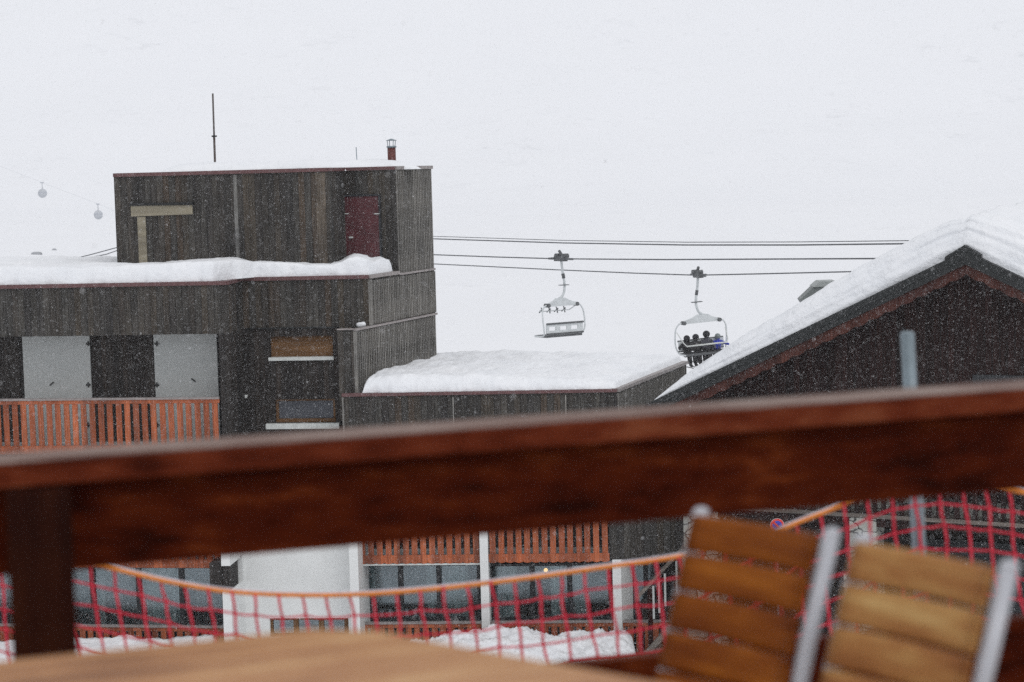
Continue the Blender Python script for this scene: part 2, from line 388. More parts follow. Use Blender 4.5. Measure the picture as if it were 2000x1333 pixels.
# trims along the tops: thin strips standing 3 cm proud
def trim(mb, pts, z0, z1, out=.05, closed=False):
    for a, b in zip(pts, pts[1:]):
        fr = Frame(a, b); mb.box(fr, -.0, fr.L, z0, z1, -.12, out)
m = MB(); trim(m, [T0, T1], ZT, ZT + .09); trim(m, [T1, T2], ZT + .002, ZT + .088); trim(m, [T2, T3], ZT + .004, ZT + .086); m.build("roof_trim", M_TRIM, bld)
m = MB(); trim(m, [T3, P4], ZT + .001, ZT + .085); m.build("roof_trim", M_TRIMG, bld)
up = MB().footprint([P0, P1, P2, P3, P4, BK, BL], ZL, ZE); up.build("upper_wall", M_WOOD, bld)
m = MB(); trim(m, [P0, P1], ZE, ZE + .09); trim(m, [P1, P2], ZE + .002, ZE + .088); trim(m, [P2, P3], ZE + .001, ZE + .09); m.build("eave_trim", M_TRIM, bld)
m = MB(); trim(m, [P3, T3], ZE + .003, ZE + .085); m.build("eave_trim", M_TRIMG, bld)
FR_R = Frame(P3, P4)
# main lower body
FL = Frame(P0, P1); FC = Frame(P2, P3)
REC = .95
A0 = xy(FL.P(0, 0, -REC)); 
uP1 = FL.L
pier_u0, _ = FL.uz(428, 700)
A1 = xy(FL.P(pier_u0, 0, -REC)); A2 = xy(FL.P(pier_u0, 0, -.01)); A3 = xy(FL.P(uP1, 0, -.01))
FRp = Frame(P3, P4)
Q0 = xy(at(660, 700, 47.25)); 
# extend the ribbed plane forward to px 693
d = ray(693, 700); _t = (Vector((P3[0], P3[1], 0)).dot(FRp.n)) / Vector((d.x, d.y, 0)).dot(FRp.n); Q1 = (d.x * _t, d.y * _t)
C1 = xy(FC.P(0, 0, -.012)); uq, _ = FC.uz(660, 700); C2 = xy(FC.P(uq, 0, -.012))
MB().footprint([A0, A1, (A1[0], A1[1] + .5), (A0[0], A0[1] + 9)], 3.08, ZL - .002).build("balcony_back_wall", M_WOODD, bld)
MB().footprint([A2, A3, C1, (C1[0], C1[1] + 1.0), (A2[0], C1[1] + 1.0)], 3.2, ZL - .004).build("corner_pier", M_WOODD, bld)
# recessed wall with the two small windows
wA = FC.rect(527, 657, 650, 700, -.012); wB = FC.rect(537, 780, 655, 826, -.012)
fc = Frame(C1, C2)
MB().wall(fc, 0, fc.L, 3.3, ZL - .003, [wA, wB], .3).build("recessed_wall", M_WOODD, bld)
MB().footprint([Q0, Q1, P4, BK, (Q0[0], BK[1] - .3)], ZW - .6, ZL - .001).build("lower_side_wall", M_WOOD, bld)
# battens of the ribbed face, all heights
def battens(fr, u0, u1, z0f, z1f, pitch=.105, w=.035, pr=.035):
    m = MB(); u = u0 + .02
    while u < u1 - .03:
        m.box(fr, u, u + w * random.uniform(.75, 1.15), z0f, z1f, 0.002, pr * random.uniform(.8, 1.1)); u += pitch * random.uniform(.93, 1.07)
    return m
battens(Frame(T3, P4), 0, Frame(T3, P4).L, ZE + .02, ZT - .01).build("ribbed_cladding", M_BATTEN, bld)
battens(FR_R, 0, FR_R.L, ZL + .04, ZE - .05).build("ribbed_cladding", M_BATTEN, bld)
FQ = Frame(Q1, P4); battens(FQ, 0, FQ.L, ZW - .1, ZL - .05).build("ribbed_cladding", M_BATTEN, bld)
MB().footprint([xy(Frame(T3, P4).P(0, 0, .004)), xy(Frame(T3, P4).P(Frame(T3, P4).L, 0, .004)), xy(Frame(T3, P4).P(Frame(T3, P4).L, 0, -.1)), xy(Frame(T3, P4).P(0, 0, -.1))], ZT - .01, ZT - .003)
m = MB(); m.box(FR_R, FR_R.L * _k, FR_R.L - .01, ZE - .02, ZE + .03, -.02, .045); m.build("band_trim", M_TRIMG, bld)
m = MB(); m.box(FQ, 0, FQ.L - .01, ZL - .03, ZL + .02, -.02, .065); m.box(Frame(Q0, Q1), 0, Frame(Q0, Q1).L, ZL - .002, ZL + .03, -.03, .05); m.build("band_trim", M_TRIMG, bld)
m = MB(); m.box(FC, 0.1, uq - .02, ZL - .015, ZL + .012, -.01, .03); m.build("band_trim", M_FASCIA, bld)
m = MB(); m.box(FR_R, -.02, .06, ZL + .03, ZE - .02, -.01, .05); m.build("corner_board", M_BATTEN, bld)
m = MB(); m.box(FQ, -.02, .05, ZW, ZL - .04, -.01, .05); m.build("corner_board", M_BATTEN, bld)
# tower details
FT = Frame(T0, T1); FD = Frame(T2, T3)
r = FT.rect(256, 401, 376, 422, .03); hb = MB()
hb.extrude(FT, [(r[0], r[2]), (r[1], r[2] + .02), (r[1], r[3] - .02), (r[0], r[3])], .0, .05)
h = hb.build("boarded_window", M_LIGHTW, bld); tag(h, "pale pine board nailed over a narrow opening")
m = MB(); m.box(FT, r[0] - .03, r[1] + .03, r[3] - .005, r[3] + .06, .0, .09); m.build("lintel", M_IRON, h)
r = FT.rect(270, 424, 286, 516, .02); m = MB(); m.box(FT, r[0], r[1], ZE, r[3], 0, .03)
tag(m.build("pale_board", M_LIGHTW, bld), "pale new board standing upright in the dark cladding")
r = FT.rect(458, 348, 466, 506, .01); m = MB(); m.box(FT, r[0], r[1] - .01, ZE, ZT - .02, .0, .012); tag(m.build("weathered_board", mat_planks("silver grey board", [(.13, .13, .125), (.17, .17, .165)], .5, .0, .9), bld), "silver grey weathered board")
r = FT.rect(618, 340, 638, 500, .01); m = MB(); m.box(FT, r[0], r[1] - .01, ZE, ZT - .02, .0, .014); m.build("weathered_board", mat_planks("brown grey board", [(.11, .09, .07), (.10, .085, .07)], .5, .0, .9), bld)
r = FD.rect(673, 384, 742, 512, .0)
dr = MB().box(FD, r[0], r[1], ZE + .05, r[3], .0, .03).build("door", M_RED, bld); tag(dr, "dark red tower door half buried in roof snow")
m = MB(); m.box(FD, r[0] - .06, r[1] + .05, r[3] + .002, r[3] + .05, 0, .06); m.box(FD, r[1] + .002, r[1] + .05, ZE + .05, r[3], 0, .06); m.build("door_frame", M_DARKF, dr)
for px in (672, 734):
    q = FD.uz(px, 418, .04); m = MB(); m.box(FD, q[0] - .03, q[0] + .12, q[1] - .01, q[1] + .012, .031, .06); m.build("hinge", M_SILL, dr)
q = FD.uz(686, 464, .04); m = MB(); m.box(FD, q[0] - .05, q[0] + .05, q[1] - .02, q[1] + .02, .031, .08); m.build("handle", M_SILL, dr)
# small windows
bd = MB(); bd.box(fc, wA[0] - .02, wA[1] + .02, wA[2] - .02, wA[3] + .02, -.16, -.12); w1 = bd.build("window", M_BOARDU, bld); tag(w1, "small window boarded with brown panel")
m = MB(); m.box(fc, wA[0] - .03, wA[1] + .02, wA[2] - .05, wA[2] + .03, -.115, .06); m.build("sill", M_SILL, w1)
m = MB(); m.wall(fc, wA[0], wA[1], wA[2], wA[3], [(wA[0] + .05, wA[1] - .05, wA[2] + .05, wA[3] - .05)], .06)
bd = MB(); bd.box(fc, wB[0] - .02, wB[1] + .02, wB[2] - .02, wB[3] + .02, -.19, -.15); w2 = bd.build("window", mat_plain("grey blind", (.075, .08, .095), .5), bld); tag(w2, "small window with grey blind and brown frame")
fo = Frame(fc.P(0, 0, -.1), fc.P(fc.L, 0, -.1)); m = MB(); m.wall(fo, wB[0] + .002, wB[1] - .002, wB[2] + .002, wB[3] - .002, [(wB[0] + .07, wB[1] - .07, wB[2] + .09, wB[3] - .05)], .045); m.build("frame", M_BOARDU, w2)
m = MB(); m.box(fc, wB[0] - .2, wB[1] + .11, wB[2] - .13, wB[2] - .002, -.005, .16); m.build("sill", M_SILL, w2)
m = MB(); rr = fc.rect(470, 771, 484, 779, .02); m.extrude(fc, [(rr[0], rr[3]), (rr[0] + .05, rr[2]), (rr[1] - .02, rr[2] + .02), (rr[1], rr[3] - .01)], .004, .03); m.build("wall_plate", M_SILL, bld)
# ribbed-side facing pier trim
# shutters
FS = Frame(A0, A1)
def shutter(x0, y0, x1, y1, hinge_px, latch, lat_dir):
    r = FS.rect(x0, y0, x1, y1, .06); s_ = MB().box(FS, r[0], r[1], r[2] - 1.05, min(r[3], ZL - .01), .02, .065).build("shutter", M_SHUT, bld)
    for hy in (672, 752, 830):
        q = FS.uz(hinge_px, hy, .08); m = MB(); m.box(FS, q[0] - .05, q[0] + .06, q[1] - .022, q[1] + .022, .066, .09); m.box(FS, q[0] - .012, q[0] + .02, q[1] - .06, q[1] + .06, .066, .085); m.build("hinge", M_IRON, s_)
    q = FS.uz(latch[0], latch[1], .08); m = MB(); m.tube([FS.P(q[0] - .05, q[1] + .04 * lat_dir, .08), FS.P(q[0] + .05, q[1] - .04 * lat_dir, .085)], .016, 6); m.build("latch", M_IRON, s_)
shutter(46, 657, 177, 780, 172, (101, 750), -1)
shutter(302, 652, 425, 776, 306, (378, 743), 1)
shutter(-230, 663, -110, 786, -116, (-170, 757), -1)

def slat_panel(fr, u0, u1, z0, z1, pitch, w, n0, n1, name, mat, parent):
    m = MB(); n = max(1, round((u1 - u0) / pitch)); p = (u1 - u0) / n
    for i in range(n):
        c = u0 + (i + .5) * p; j = random.uniform(-.006, .006); m.box(fr, c - w / 2 + j, c + w / 2 + j, z0, z1, n0, n1 + random.uniform(-.004, .004))
    return m.build(name, mat, parent)
def scallop(u0, u1, zt, zb, pitch=.2, amp=.03):
    poly = [(u0, zt)]; n = max(2, round((u1 - u0) / pitch)); p = (u1 - u0) / n
    for i in range(n):
        for k in range(5): poly.append((u0 + (i + k / 5) * p, zb - amp * math.sin(math.pi * k / 5)))
    poly += [(u1, zb), (u1, zt)]; return poly
def balcony(fr, u0, u1, ztop, zbot, dep, scall, parent, pitch=.213, w=.135):
    b = MB().box(fr, u0, u1, zbot + .04, zbot + .16, -dep, -.04).build("balcony", M_ROOM, parent); tag(b, "balcony with orange upright slats")
    MB().box(fr, u0, u1, ztop - .02, ztop + .03, -.05, .055).build("rail_cap", M_TRIMG, b)
    MB().box(fr, u0, u1, ztop - .11, ztop - .022, -.01, .035).build("top_rail", M_BALC, b)
    slat_panel(fr, u0, u1, zbot + .17, ztop - .112, pitch, w, 0, .025, "slats", M_BALC, b)
    m = MB()
    if scall: m.extrude(fr, scallop(u0, u1, zbot + .19, zbot + .01), .027, .05)
    else: m.box(fr, u0, u1, zbot, zbot + .2, .027, .05)
    m.build("bottom_board", M_BALC, b); return b
zr = FL.uz(200, 780)[1]
for k in range(3):
    balcony(FL, 0, pier_u0 - .03 if k == 0 else FL.uz(434, 1100)[0], zr - 2.72 * k, zr - 2.72 * k - 1.30, REC - .02, False, bld, pitch=.213 if k == 0 else .2)

# lower wing (right)
W0 = xy(at(668, 777, 47.04)); W1 = xy(at(1205, 768, 46.5)); W2 = xy(at(1340, 713, 52.7))
FW = Frame(W0, W1); FE = Frame(W1, W2)
WB2 = W2; WB3 = (W2[0] - 2.2, W2[1] + 2.5)
MB().footprint([W0, W1, WB2, WB3, (P4[0], WB3[1]), (P4[0] - .35, P4[1] - 1.2), (W0[0], W0[1] + 2)], 5.6, ZW).build("wing_parapet_wall", M_WOOD, bld)
m = MB(); trim(m, [W0, W1], ZW, ZW + .07); m.build("parapet_trim", M_TRIM, bld)
m = MB(); fe = Frame(W1, WB2); m.box(fe, 0, fe.L + .04, ZW + .002, ZW + .08, -.14, .06); m.build("parapet_trim", M_TRIMG, bld)
battens(fe, 0, fe.L, 5.62, ZW - .02, .13, .045).build("ribbed_cladding", M_BATTEN, bld)
for px in (884, 1104):
    q = FW.uz(px, 790); m = MB(); m.box(FW, q[0], q[0] + .025, 5.7, ZW - .05, 0, .012); m.build("corner_board", M_BATTEN, bld)
m = MB(); m.box(FW, -.0, .04, 5.6, ZW - .01, 0, .03); m.build("corner_board", M_BATTEN, bld)

def glazing(fr, px0, px1, ytop, ybot, mull, off, curtains, parent):
    """a band of tall panes: frame, each pane, curtains behind, room behind"""
    r = fr.rect(px0, ytop, px1, ybot, off); u0, u1, z0, z1 = r
    us = [u0] + [fr.uz(px, (ytop + ybot) / 2, off)[0] for px in mull] + [u1]
    holes = []
    for a, b in zip(us, us[1:]): holes.append((a + .06, b - .06, z0 + .12, z1 - .06))
    f0 = Frame(fr.P(0, 0, off), fr.P(fr.L, 0, off))
    w = MB().wall(f0, u0, u1, z0, z1, holes, .12).build("window", M_DARKF, parent); tag(w, "wide window band of tall panes in dark frames")
    for h in holes: MB().box(f0, h[0] - .004, h[1] + .004, h[2] - .004, h[3] + .004, -.07, -.06).build("pane", M_GLASS, w)
    for px0c, px1c in curtains:
        a = f0.uz(px0c, (ytop + ybot) / 2, -.2)[0]; b = f0.uz(px1c, (ytop + ybot) / 2, -.2)[0]
        m = MB(); n = max(6, int((b - a) / .04)); pts = [(a + (b - a) * i / n, -.2 + .03 * math.sin(i * 1.9) + random.uniform(-.01, .01)) for i in range(n + 1)]
        for (p, q) in zip(pts, pts[1:]):
            m.face([f0.P(p[0], z0 + .08, p[1]), f0.P(q[0], z0 + .08, q[1]), f0.P(q[0], z1 - .03, q[1]), f0.P(p[0], z1 - .03, p[1])], [(p[0], z0), (q[0], z0), (q[0], z1), (p[0], z1)], True)
        m.build("curtain", M_CURT, w)
    return f0, r, w
def room(f0, r, dep, parent):
    u0, u1, z0, z1 = r; m = MB()
    a, b = f0.P, None
    m.face([f0.P(u0, z0, -dep), f0.P(u1, z0, -dep), f0.P(u1, z1, -dep), f0.P(u0, z1, -dep)])
    m.face([f0.P(u0, z0, -.125), f0.P(u1, z0, -.125), f0.P(u1, z0, -dep), f0.P(u0, z0, -dep)])
    m.face([f0.P(u0, z1, -.125), f0.P(u0, z1, -dep), f0.P(u1, z1, -dep), f0.P(u1, z1, -.125)])
    m.face([f0.P(u0, z0, -.125), f0.P(u0, z0, -dep), f0.P(u0, z1, -dep), f0.P(u0, z1, -.125)])
    m.face([f0.P(u1, z0, -.125), f0.P(u1, z1, -.125), f0.P(u1, z1, -dep), f0.P(u1, z0, -dep)])
    return m.build("room_wall", M_ROOM, parent)
# the storey walls behind the wing balconies, with holes for glazing
OFF = -.95
gl1 = FW.rect(703, 1101, 937, 1216, OFF); gl2 = FW.rect(957, 1101, 1193, 1216, OFF); gl3 = FW.rect(1232, 1097, 1290, 1216, OFF)
fw2 = Frame(FW.P(0, 0, OFF - .13), FW.P(FW.L, 0, OFF - .13))
uend = FW.uz(1345, 1050, 0)[0]
MB().wall(fw2, .3, uend + .9, .2, 5.598, [(g_[0] + .01, g_[1] - .01, g_[2] + .01, g_[3] - .01) for g_ in (gl1, gl2, gl3)], .2).build("wing_back_wall", M_WOODD, bld)
f1, r1, g1 = glazing(FW, 703, 937, 1101, 1216, [783, 858], OFF, [(712, 733), (834, 856), (862, 915)], bld); room(f1, r1, 2.2, g1)
f2, r2, g2 = glazing(FW, 957, 1193, 1101, 1216, [1040, 1113], OFF, [(968, 1010), (1076, 1100), (1120, 1150)], bld); room(f2, r2, 2.2, g2)
f3, r3, g3 = glazing(FW, 1232, 1290, 1097, 1216, [1262], OFF, [(1245, 1262)], bld); room(f3, r3, 1.5, g3)
# lit lamp in the second window
lp = f2.uz(1066, 1114, -.5); m = MB(); c = f2.P(lp[0], lp[1], -.5); m.ball(c, .05, 10, 6)
t = NT("lamp glow"); t.b.inputs["Emission Color"].default_value = (1, .55, .2, 1); t.b.inputs["Emission Strength"].default_value = 2.6; t.b.inputs["Base Color"].default_value = (.8, .5, .2, 1)
lamp = empty("ceiling_lamp", c, "small warm glowing lamp inside the right ground floor window", "lamp")
m.build("bulb", t.m, lamp); MB().tube([c + Vector((0, 0, .05)), Vector((c.x, c.y, r2[3]))], .01, 6).build("cord", M_IRON, lamp)
# balconies of the wing
zb = FW.uz(820, 1101)[1]; ua, ub, uc, ud = FW.uz(699, 1060)[0], FW.uz(938, 1060)[0], FW.uz(954, 1060)[0], FW.uz(1190, 1060)[0]
for a, b in ((ua, ub), (uc, ud)):
    balcony(FW, a, b, zb + 1.36, zb + .02, .92, True, bld, pitch=.205)
    balcony(FW, a, b if a == ua else uend - .1, FW.uz(820, 1217)[1], FW.uz(820, 1217)[1] - 1.3, .92, False, bld, pitch=.2)
MB().box(FW, ua, ub, zb - .035, zb + .005, -.0, .04).build("awning_box", M_SILL, bld)
# wooden box storey at the right end
bl = FW.uz(1191, 1093, .02); br = FW.uz(1338, 1093, .02)
MB().box(FW, bl[0], br[0], bl[1], 5.59, -.9, .02).build("end_bay_wall", M_WOOD, bld)
# white columns
def column(px0, px1, ztop, n0=-.28, n1=.12):
    a = FW.uz(px0, 1150, n1)[0]; b = FW.uz(px1, 1150, n1)[0]
    return MB().box(FW, a, b, .2, ztop, n0, n1).build("column", M_WHITE, bld, bevel=.01)
column(939, 955, 5.59); column(1197, 1214, bl[1] - .003, -.75, .06)
MB().footprint([xy(FW.P(FW.uz(1214, 1150, .06)[0] + .002, 0, .05)), xy(FW.P(FW.uz(1214, 1150, .06)[0] + .25, 0, -.35)), xy(FW.P(FW.uz(1214, 1150, .06)[0] + .002, 0, -.6))], .2, bl[1] - .004).build("column", M_WHITE, bld)
# white stair block
B0 = xy(at(434, 1150, 46.2)); B1 = xy(at(451, 1150, 46.18)); B2 = xy(at(478, 1150, 47.45)); B3 = xy(at(684, 1150, 47.2)); B4 = xy(at(684, 1150, 46.35)); B5 = xy(at(701, 1150, 46.33))
fb = Frame(B1, B2)
zo0 = fb.uz(460, 1146)[1]; zo1 = fb.uz(452, 1102)[1]
sb = MB(); sb.box(fb, 0, fb.L, .2, zo0, -.2, 0); sb.box(fb, 0, fb.L, zo1 + .02, 5.2, -.2, 0); sb.box(fb, fb.L - .12, fb.L, zo0 + .001, zo1 + .019, -.2, -.001); sb.build("white_side_wall", M_WHITE, bld)
MB().box(fb, .03, fb.L - .1, zo0 - .02, zo1 + .04, -.5, -.21).build("dark_recess", M_WOODD, bld)
f0 = Frame(B0, B1); MB().box(f0, 0, f0.L, .2, zo0 - .02, -1.0, 0).build("white_pier", M_WHITE, bld); MB().box(f0, .01, f0.L - .01, zo0 - .03, zo1 - .01, -.8, -.07).build("dark_recess", M_WOODD, bld)
MB().box(f0, 0, f0.L, zo1 - .02, 5.2, -1.0, .001).build("white_pier", M_WHITE, bld)
f_ = Frame(B2, B3); hw = f_.rect(527, 1208, 681, 1245)
MB().wall(f_, 0, f_.L, .2, 5.2, [(hw[0], hw[1], hw[2], hw[3])], .3).build("white_front_wall", M_WHITE, bld)
holes = [(hw[0] + .06 + i * (hw[1] - hw[0] - .06) / 3, hw[0] + (i + 1) * (hw[1] - hw[0] - .06) / 3 - .06, hw[2] + .06, hw[3] - .06) for i in range(3)]
fi = Frame(f_.P(0, 0, -.1), f_.P(f_.L, 0, -.1)); w = MB().wall(fi, hw[0] - .01, hw[1] + .01, hw[2] - .01, hw[3] + .01, holes, .08).build("window", M_BOARDU, bld); tag(w, "low window strip in brown frame in the white wall")
for h in holes: MB().box(fi, h[0] - .004, h[1] + .004, h[2] - .004, h[3] + .004, -.05, -.04).build("pane", M_GLASS, w)
MB().box(fi, hw[0] - .02, hw[1] + .02, hw[2] - .02, hw[3] + .02, -1.2, -1.1).build("room_wall", M_ROOM, w)
fz = Frame(B4, B5); MB().box(fz, 0, fz.L, .2, 5.2, -1.4, 0).build("white_pier", M_WHITE, bld, bevel=.01)
MB().footprint([B1, B2, B3, B4, (B5[0], B5[1] + 1.5), (B0[0] + .3, B0[1] + 2.6)], 5.202, 5.35).build("white_roof_slab", M_WHITE, bld)
# left ground-floor glazing
gL = FL.rect(-400, 1100, 438, 1232, -REC + .16)
f4, r4, g4 = glazing(FL, -400, 438, 1104, 1233, [-300, -210, -110, -20, 68, 181, 271, 355], -REC + .16, [(-380, -330), (70, 95), (193, 205), (276, 350)], bld)
room(f4, r4, 2.2, g4)
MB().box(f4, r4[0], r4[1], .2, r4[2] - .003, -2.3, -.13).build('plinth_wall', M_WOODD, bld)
q0 = f4.uz(286, 1150, -.28); q1 = f4.uz(340, 1184, -.28)

# ------------------------------------------------------------------ roof fittings
def roofpos(px, py, Y): return at(px, py, Y)
cb = at(766, 334, 50.9); ch = MB(); ch.tube([(cb.x, cb.y, ZT - .1), (cb.x, cb.y, at(766, 287, 50.9).z)], .105, 14)
chim = ch.build("chimney", M_TRIM, bld); tag(chim, "maroon flue pipe with open metal cowl"); M_FLUE = mat_plain("rust red flue", (.11, .028, .022), .6, 0, .3, 14); chim.data.materials[0] = M_FLUE
z0 = at(766, 287, 50.9).z; m = MB(); m.tube([(cb.x, cb.y, z0 - .02), (cb.x, cb.y, z0 + .02)], .125, 14)
for k in range(4):
    w_ = k * math.pi / 2 + .5; m.tube([(cb.x + .095 * math.cos(w_), cb.y + .095 * math.sin(w_), z0), (cb.x + .115 * math.cos(w_), cb.y + .115 * math.sin(w_), z0 + .15)], .009, 6)
m.tube([(cb.x, cb.y, z0 + .15), (cb.x, cb.y, z0 + .20)], [.15, .02], 14); m.build("cowl", M_GALV, chim)
an = at(420, 322, 53); top = at(415.5, 183, 53); ant = empty("antenna_mast", (an.x, an.y, ZT), "tall thin rusty mast with small cross piece on the tower roof", "mast")
mid = an.lerp(top, .4); MB().tube([Vector((an.x, an.y, ZT - .05)), an, mid], .03, 8).build("pole", mat_plain('brown pole', (.075, .055, .048), .6), ant); MB().tube([mid, top], .024, 8).build("pole_extension", mat_plain("grey brown pole", (.10, .085, .08), .6), ant)
MB().box(Frame((mid.x - .1, mid.y), (mid.x + .1, mid.y)), .04, .17, mid.z - .02, mid.z + .02, -.03, .05).build("clamp", M_IRON, ant)
a0 = at(697, 312, 52); a1 = at(695.5, 288, 52); rod = MB().tube([(a0.x, a0.y, ZT), tuple(a0), tuple(a1)], .012, 6).build("vent_rod", M_GALV); tag(rod, "short thin metal rod on the tower roof beside the flue", "rod")

# ------------------------------------------------------------------ snow lying on roofs
def snow_slab(name, corners, z, h, mat, label, nu=120, nv=40, edge=.35, lump=.12, seed=0, prof=None, fs=1.0, edges=(1, 1, 1, 1), clip=None):
    """corners: front-left, front-right, back-right, back-left (XY). height falls off in a rounded way at open edges"""
    if isinstance(corners[0][0], (int, float)): corners = [[corners[0], corners[1]], [corners[3], corners[2]]]
    A, B = [[Vector(p) for p in l] for l in corners]
    Ls = [0]
    for p, q in zip(A, A[1:]): Ls.append(Ls[-1] + (q - p).length)
    Lu = Ls[-1]; Lv = (B[0] - A[0]).length
    def along(l, u):
        s_ = u * Lu
        for i in range(len(Ls) - 1):
            if s_ <= Ls[i + 1] + 1e-6: return l[i].lerp(l[i + 1], (s_ - Ls[i]) / (Ls[i + 1] - Ls[i]))
        return l[-1]
    def fn(u, v):
        # concentrate rows near the front
        v2 = v ** 1.6
        p = along(A, u).lerp(along(B, u), v2)
        du0, du1, dv0, dv1 = u * Lu, (1 - u) * Lu, v2 * Lv, (1 - v2) * Lv
        e = 1.0
        for dd, on in ((dv0, edges[0]), (du1, edges[1]), (dv1, edges[2]), (du0, edges[3])):
            if on:
                k = min(1, max(0, dd) / (edge * on)); e *= math.sqrt(1 - (1 - k) ** 2)
        hh = h * (prof(u, v2) if prof else 1)
        q = Vector((p.x * fs, p.y * fs, seed))
        hh += lump * (noise.noise(q * .9) + .5 * noise.noise(q * 2.3) + .3 * noise.noise(q * 6) + .18 * noise.noise(q * 13)) 
        wob = .07 * noise.noise(Vector((p.x * 1.7, seed, 3))) + .04 * noise.noise(Vector((p.x * 6, v * 9, 3))) + .02 * noise.noise(Vector((p.x * 15, v * 20, 3)))
        y = p.y + (wob if v < .5 else 0)
        return (p.x, y, z + max(0.003, hh * e))
    m = MB(); m.grid(fn, nu, nv)
    o = m.build(name, mat); return tag(o, label, kind="stuff")
def lerp_prof(pts):
    def f(u, v):
        for (a, x), (b, y) in zip(pts, pts[1:]):
            if u <= b:
                k = (u - a) / (b - a); k = k * k * (3 - 2 * k); return x + (y - x) * k
        return pts[-1][1]
    return f
# left wing roof and the drift before the tower, one continuous sheet
_k2 = .40; PK = (P3[0] + (P4[0] - P3[0]) * _k2, P3[1] + (P4[1] - P3[1]) * _k2)
_pts = [FL.P(0, 0, -.02), FL.P(FL.L - .35, 0, -.02), (FL.P(FL.L, 0, -.06) + FC.P(0, 0, -.04)) / 2, FC.P(.4, 0, -.02), FC.P(FC.L - .02, 0, -.03), Vector((PK[0] - .08, PK[1], 0))]
snow_slab("roof_snow", [[xy(p) for p in _pts], [(P0[0], P0[1] + 9.5), (P1[0] - .35, P1[1] + 4.5), ((P1[0] + P2[0]) / 2, P2[1] + 3.2), (P2[0] + .4, P2[1] + 3.0), (P3[0] - .2, P3[1] + 2.6), (PK[0] - .35, PK[1] + .9)]], ZE + .085, .40, M_SNOWR,
          "thick smooth snow on the flat roof before the red tower door", 300, 50, .24, .06, 1, edges=(1, .5, 0, 0),
          prof=lerp_prof([(0, .95), (.55, 1.0), (.66, 1.15), (.74, .95), (.82, .62), (.855, .66), (.885, 1.12), (.92, .80), (.96, .86), (.985, .7), (1, .35)]))
# top of the tower
snow_slab("roof_snow", [xy(FT.P(1.0, 0, -.25)), xy(FT.P(FT.L + 2.0, 0, -1.6)), (BK[0] - .6, BK[1] - .4), (T0[0] + .6, BK[1] - .4)], ZT + .0, .28, M_SNOWR, "thin windblown snow on top of the tower", 120, 40, .8, .06, 9)
# wing roof
snow_slab("roof_snow", [xy(FW.P(FW.uz(707, 775)[0], 0, -.03)), xy(FW.P(FW.L - .05, 0, -.03)), (WB2[0] - .12, WB2[1] - .05), (P4[0] - .3, WB2[1] + .5)], ZW + .07, .38, M_SNOWR, "deep soft snow on the lower wing roof", 170, 60, .28, .08, 14, edges=(1, .5, 0, .6), fs=1.2,
          prof=lerp_prof([(0, 1), (.2, 1.0), (.7, .8), (1, .45)]))
# small clump on the ledge
cl = FC.P(FC.uz(705, 637, .1)[0], ZL + .03, .06); m = MB(); m.ball(cl + Vector((0, 0, .02)), (.13, .08, .06), 14, 8)
for v_i in range(len(m.v)): v = Vector(m.v[v_i]); m.v[v_i] = tuple(v + Vector((.03, .02, .03)) * noise.noise(v * 14))
tag(m.build("snow_clump", M_SNOWR), "small clump of snow on the wall ledge above the pier", kind="stuff")

# ploughed snow bank before the wing
def bank(name, x0, x1, yb, zfun, label, dep=3.0, seed=0, rough=.16, mat=None, nu=220, nv=46):
    def fn(u, v):
        x = x0 + (x1 - x0) * u; t = v
        h = zfun(u) * math.sin(min(1, t * 1.05) * math.pi / 2) if t < .96 else zfun(u) * (1 - (t - .96) / .04) + .02
        y = yb - dep * (1 - t)
        q = Vector((x, y, seed)); r_ = rough * (noise.noise(q * 1.7) + .6 * noise.noise(q * 4.1) + .35 * abs(noise.noise(q * 9)) + .2 * noise.noise(q * 19))
        k = min(1, t * 4) * min(1, (1 - abs(2 * u - 1)) * 8)
        return (x, y + r_ * .5, .2 + max(0, h * min(1, (1 - abs(2 * u - 1)) * 12) + r_ * k))
    m = MB(); m.grid(fn, nu, nv); return tag(m.build(name, mat or M_SNOWC), label, kind="stuff")
def zf(u): return lerp_prof([(0, .95), (.12, 1.12), (.3, 1.28), (.5, 1.26), (.75, 1.2), (.93, 1.05), (1, .9)])(u, 0)
bank("snow_bank", at(770, 1240, 45.6).x, at(1256, 1240, 45.6).x, 46.1, zf, "dirty ploughed snow bank heaped before the wing balconies", 3.2, 2, .17)
bank("snow_bank", at(-420, 1250, 46).x, at(445, 1250, 46).x, 46.9, lambda u: 1.12 - .0 * u, "smooth snow heaped below the left balcony", 5.0, 8, .09, M_SNOWR)

# ------------------------------------------------------------------ outside stair at the wing's end
sp0 = at(1242, 1172, 45.6); sp1 = at(1352, 1052, 45.6); st = empty("outside_staircase", (sp0.x + .4, 45.6, .2), "weathered wooden outside stair with sloping handrail and pale balusters", "staircase")
fs = Frame((sp0.x, 45.6), (sp1.x, 45.6)); 
def beam(mb, fr, a, b, h, n0, n1):
    mb.extrude(fr, [(a[0], a[1] - h), (b[0], b[1] - h), (b[0], b[1]), (a[0], a[1])], n0, n1)
M_GREYW = mat_wood("grey stair timber", (.10, .085, .075), (.22, .19, .165), 0, .5, .8, .2)
ra, rb = fs.uz(1240, 1168), fs.uz(1352, 1046)
m = MB(); beam(m, fs, ra, rb, .10, -.04, .05); m.build("handrail", M_GREYW, st)
sa = fs.uz(1250, 1283); sb_ = (sa[0] + (rb[0] - ra[0]), sa[1] + (rb[1] - ra[1])); m = MB(); beam(m, fs, sa, sb_, .17, -.06, .06); m.build("stringer", M_GREYW, st)
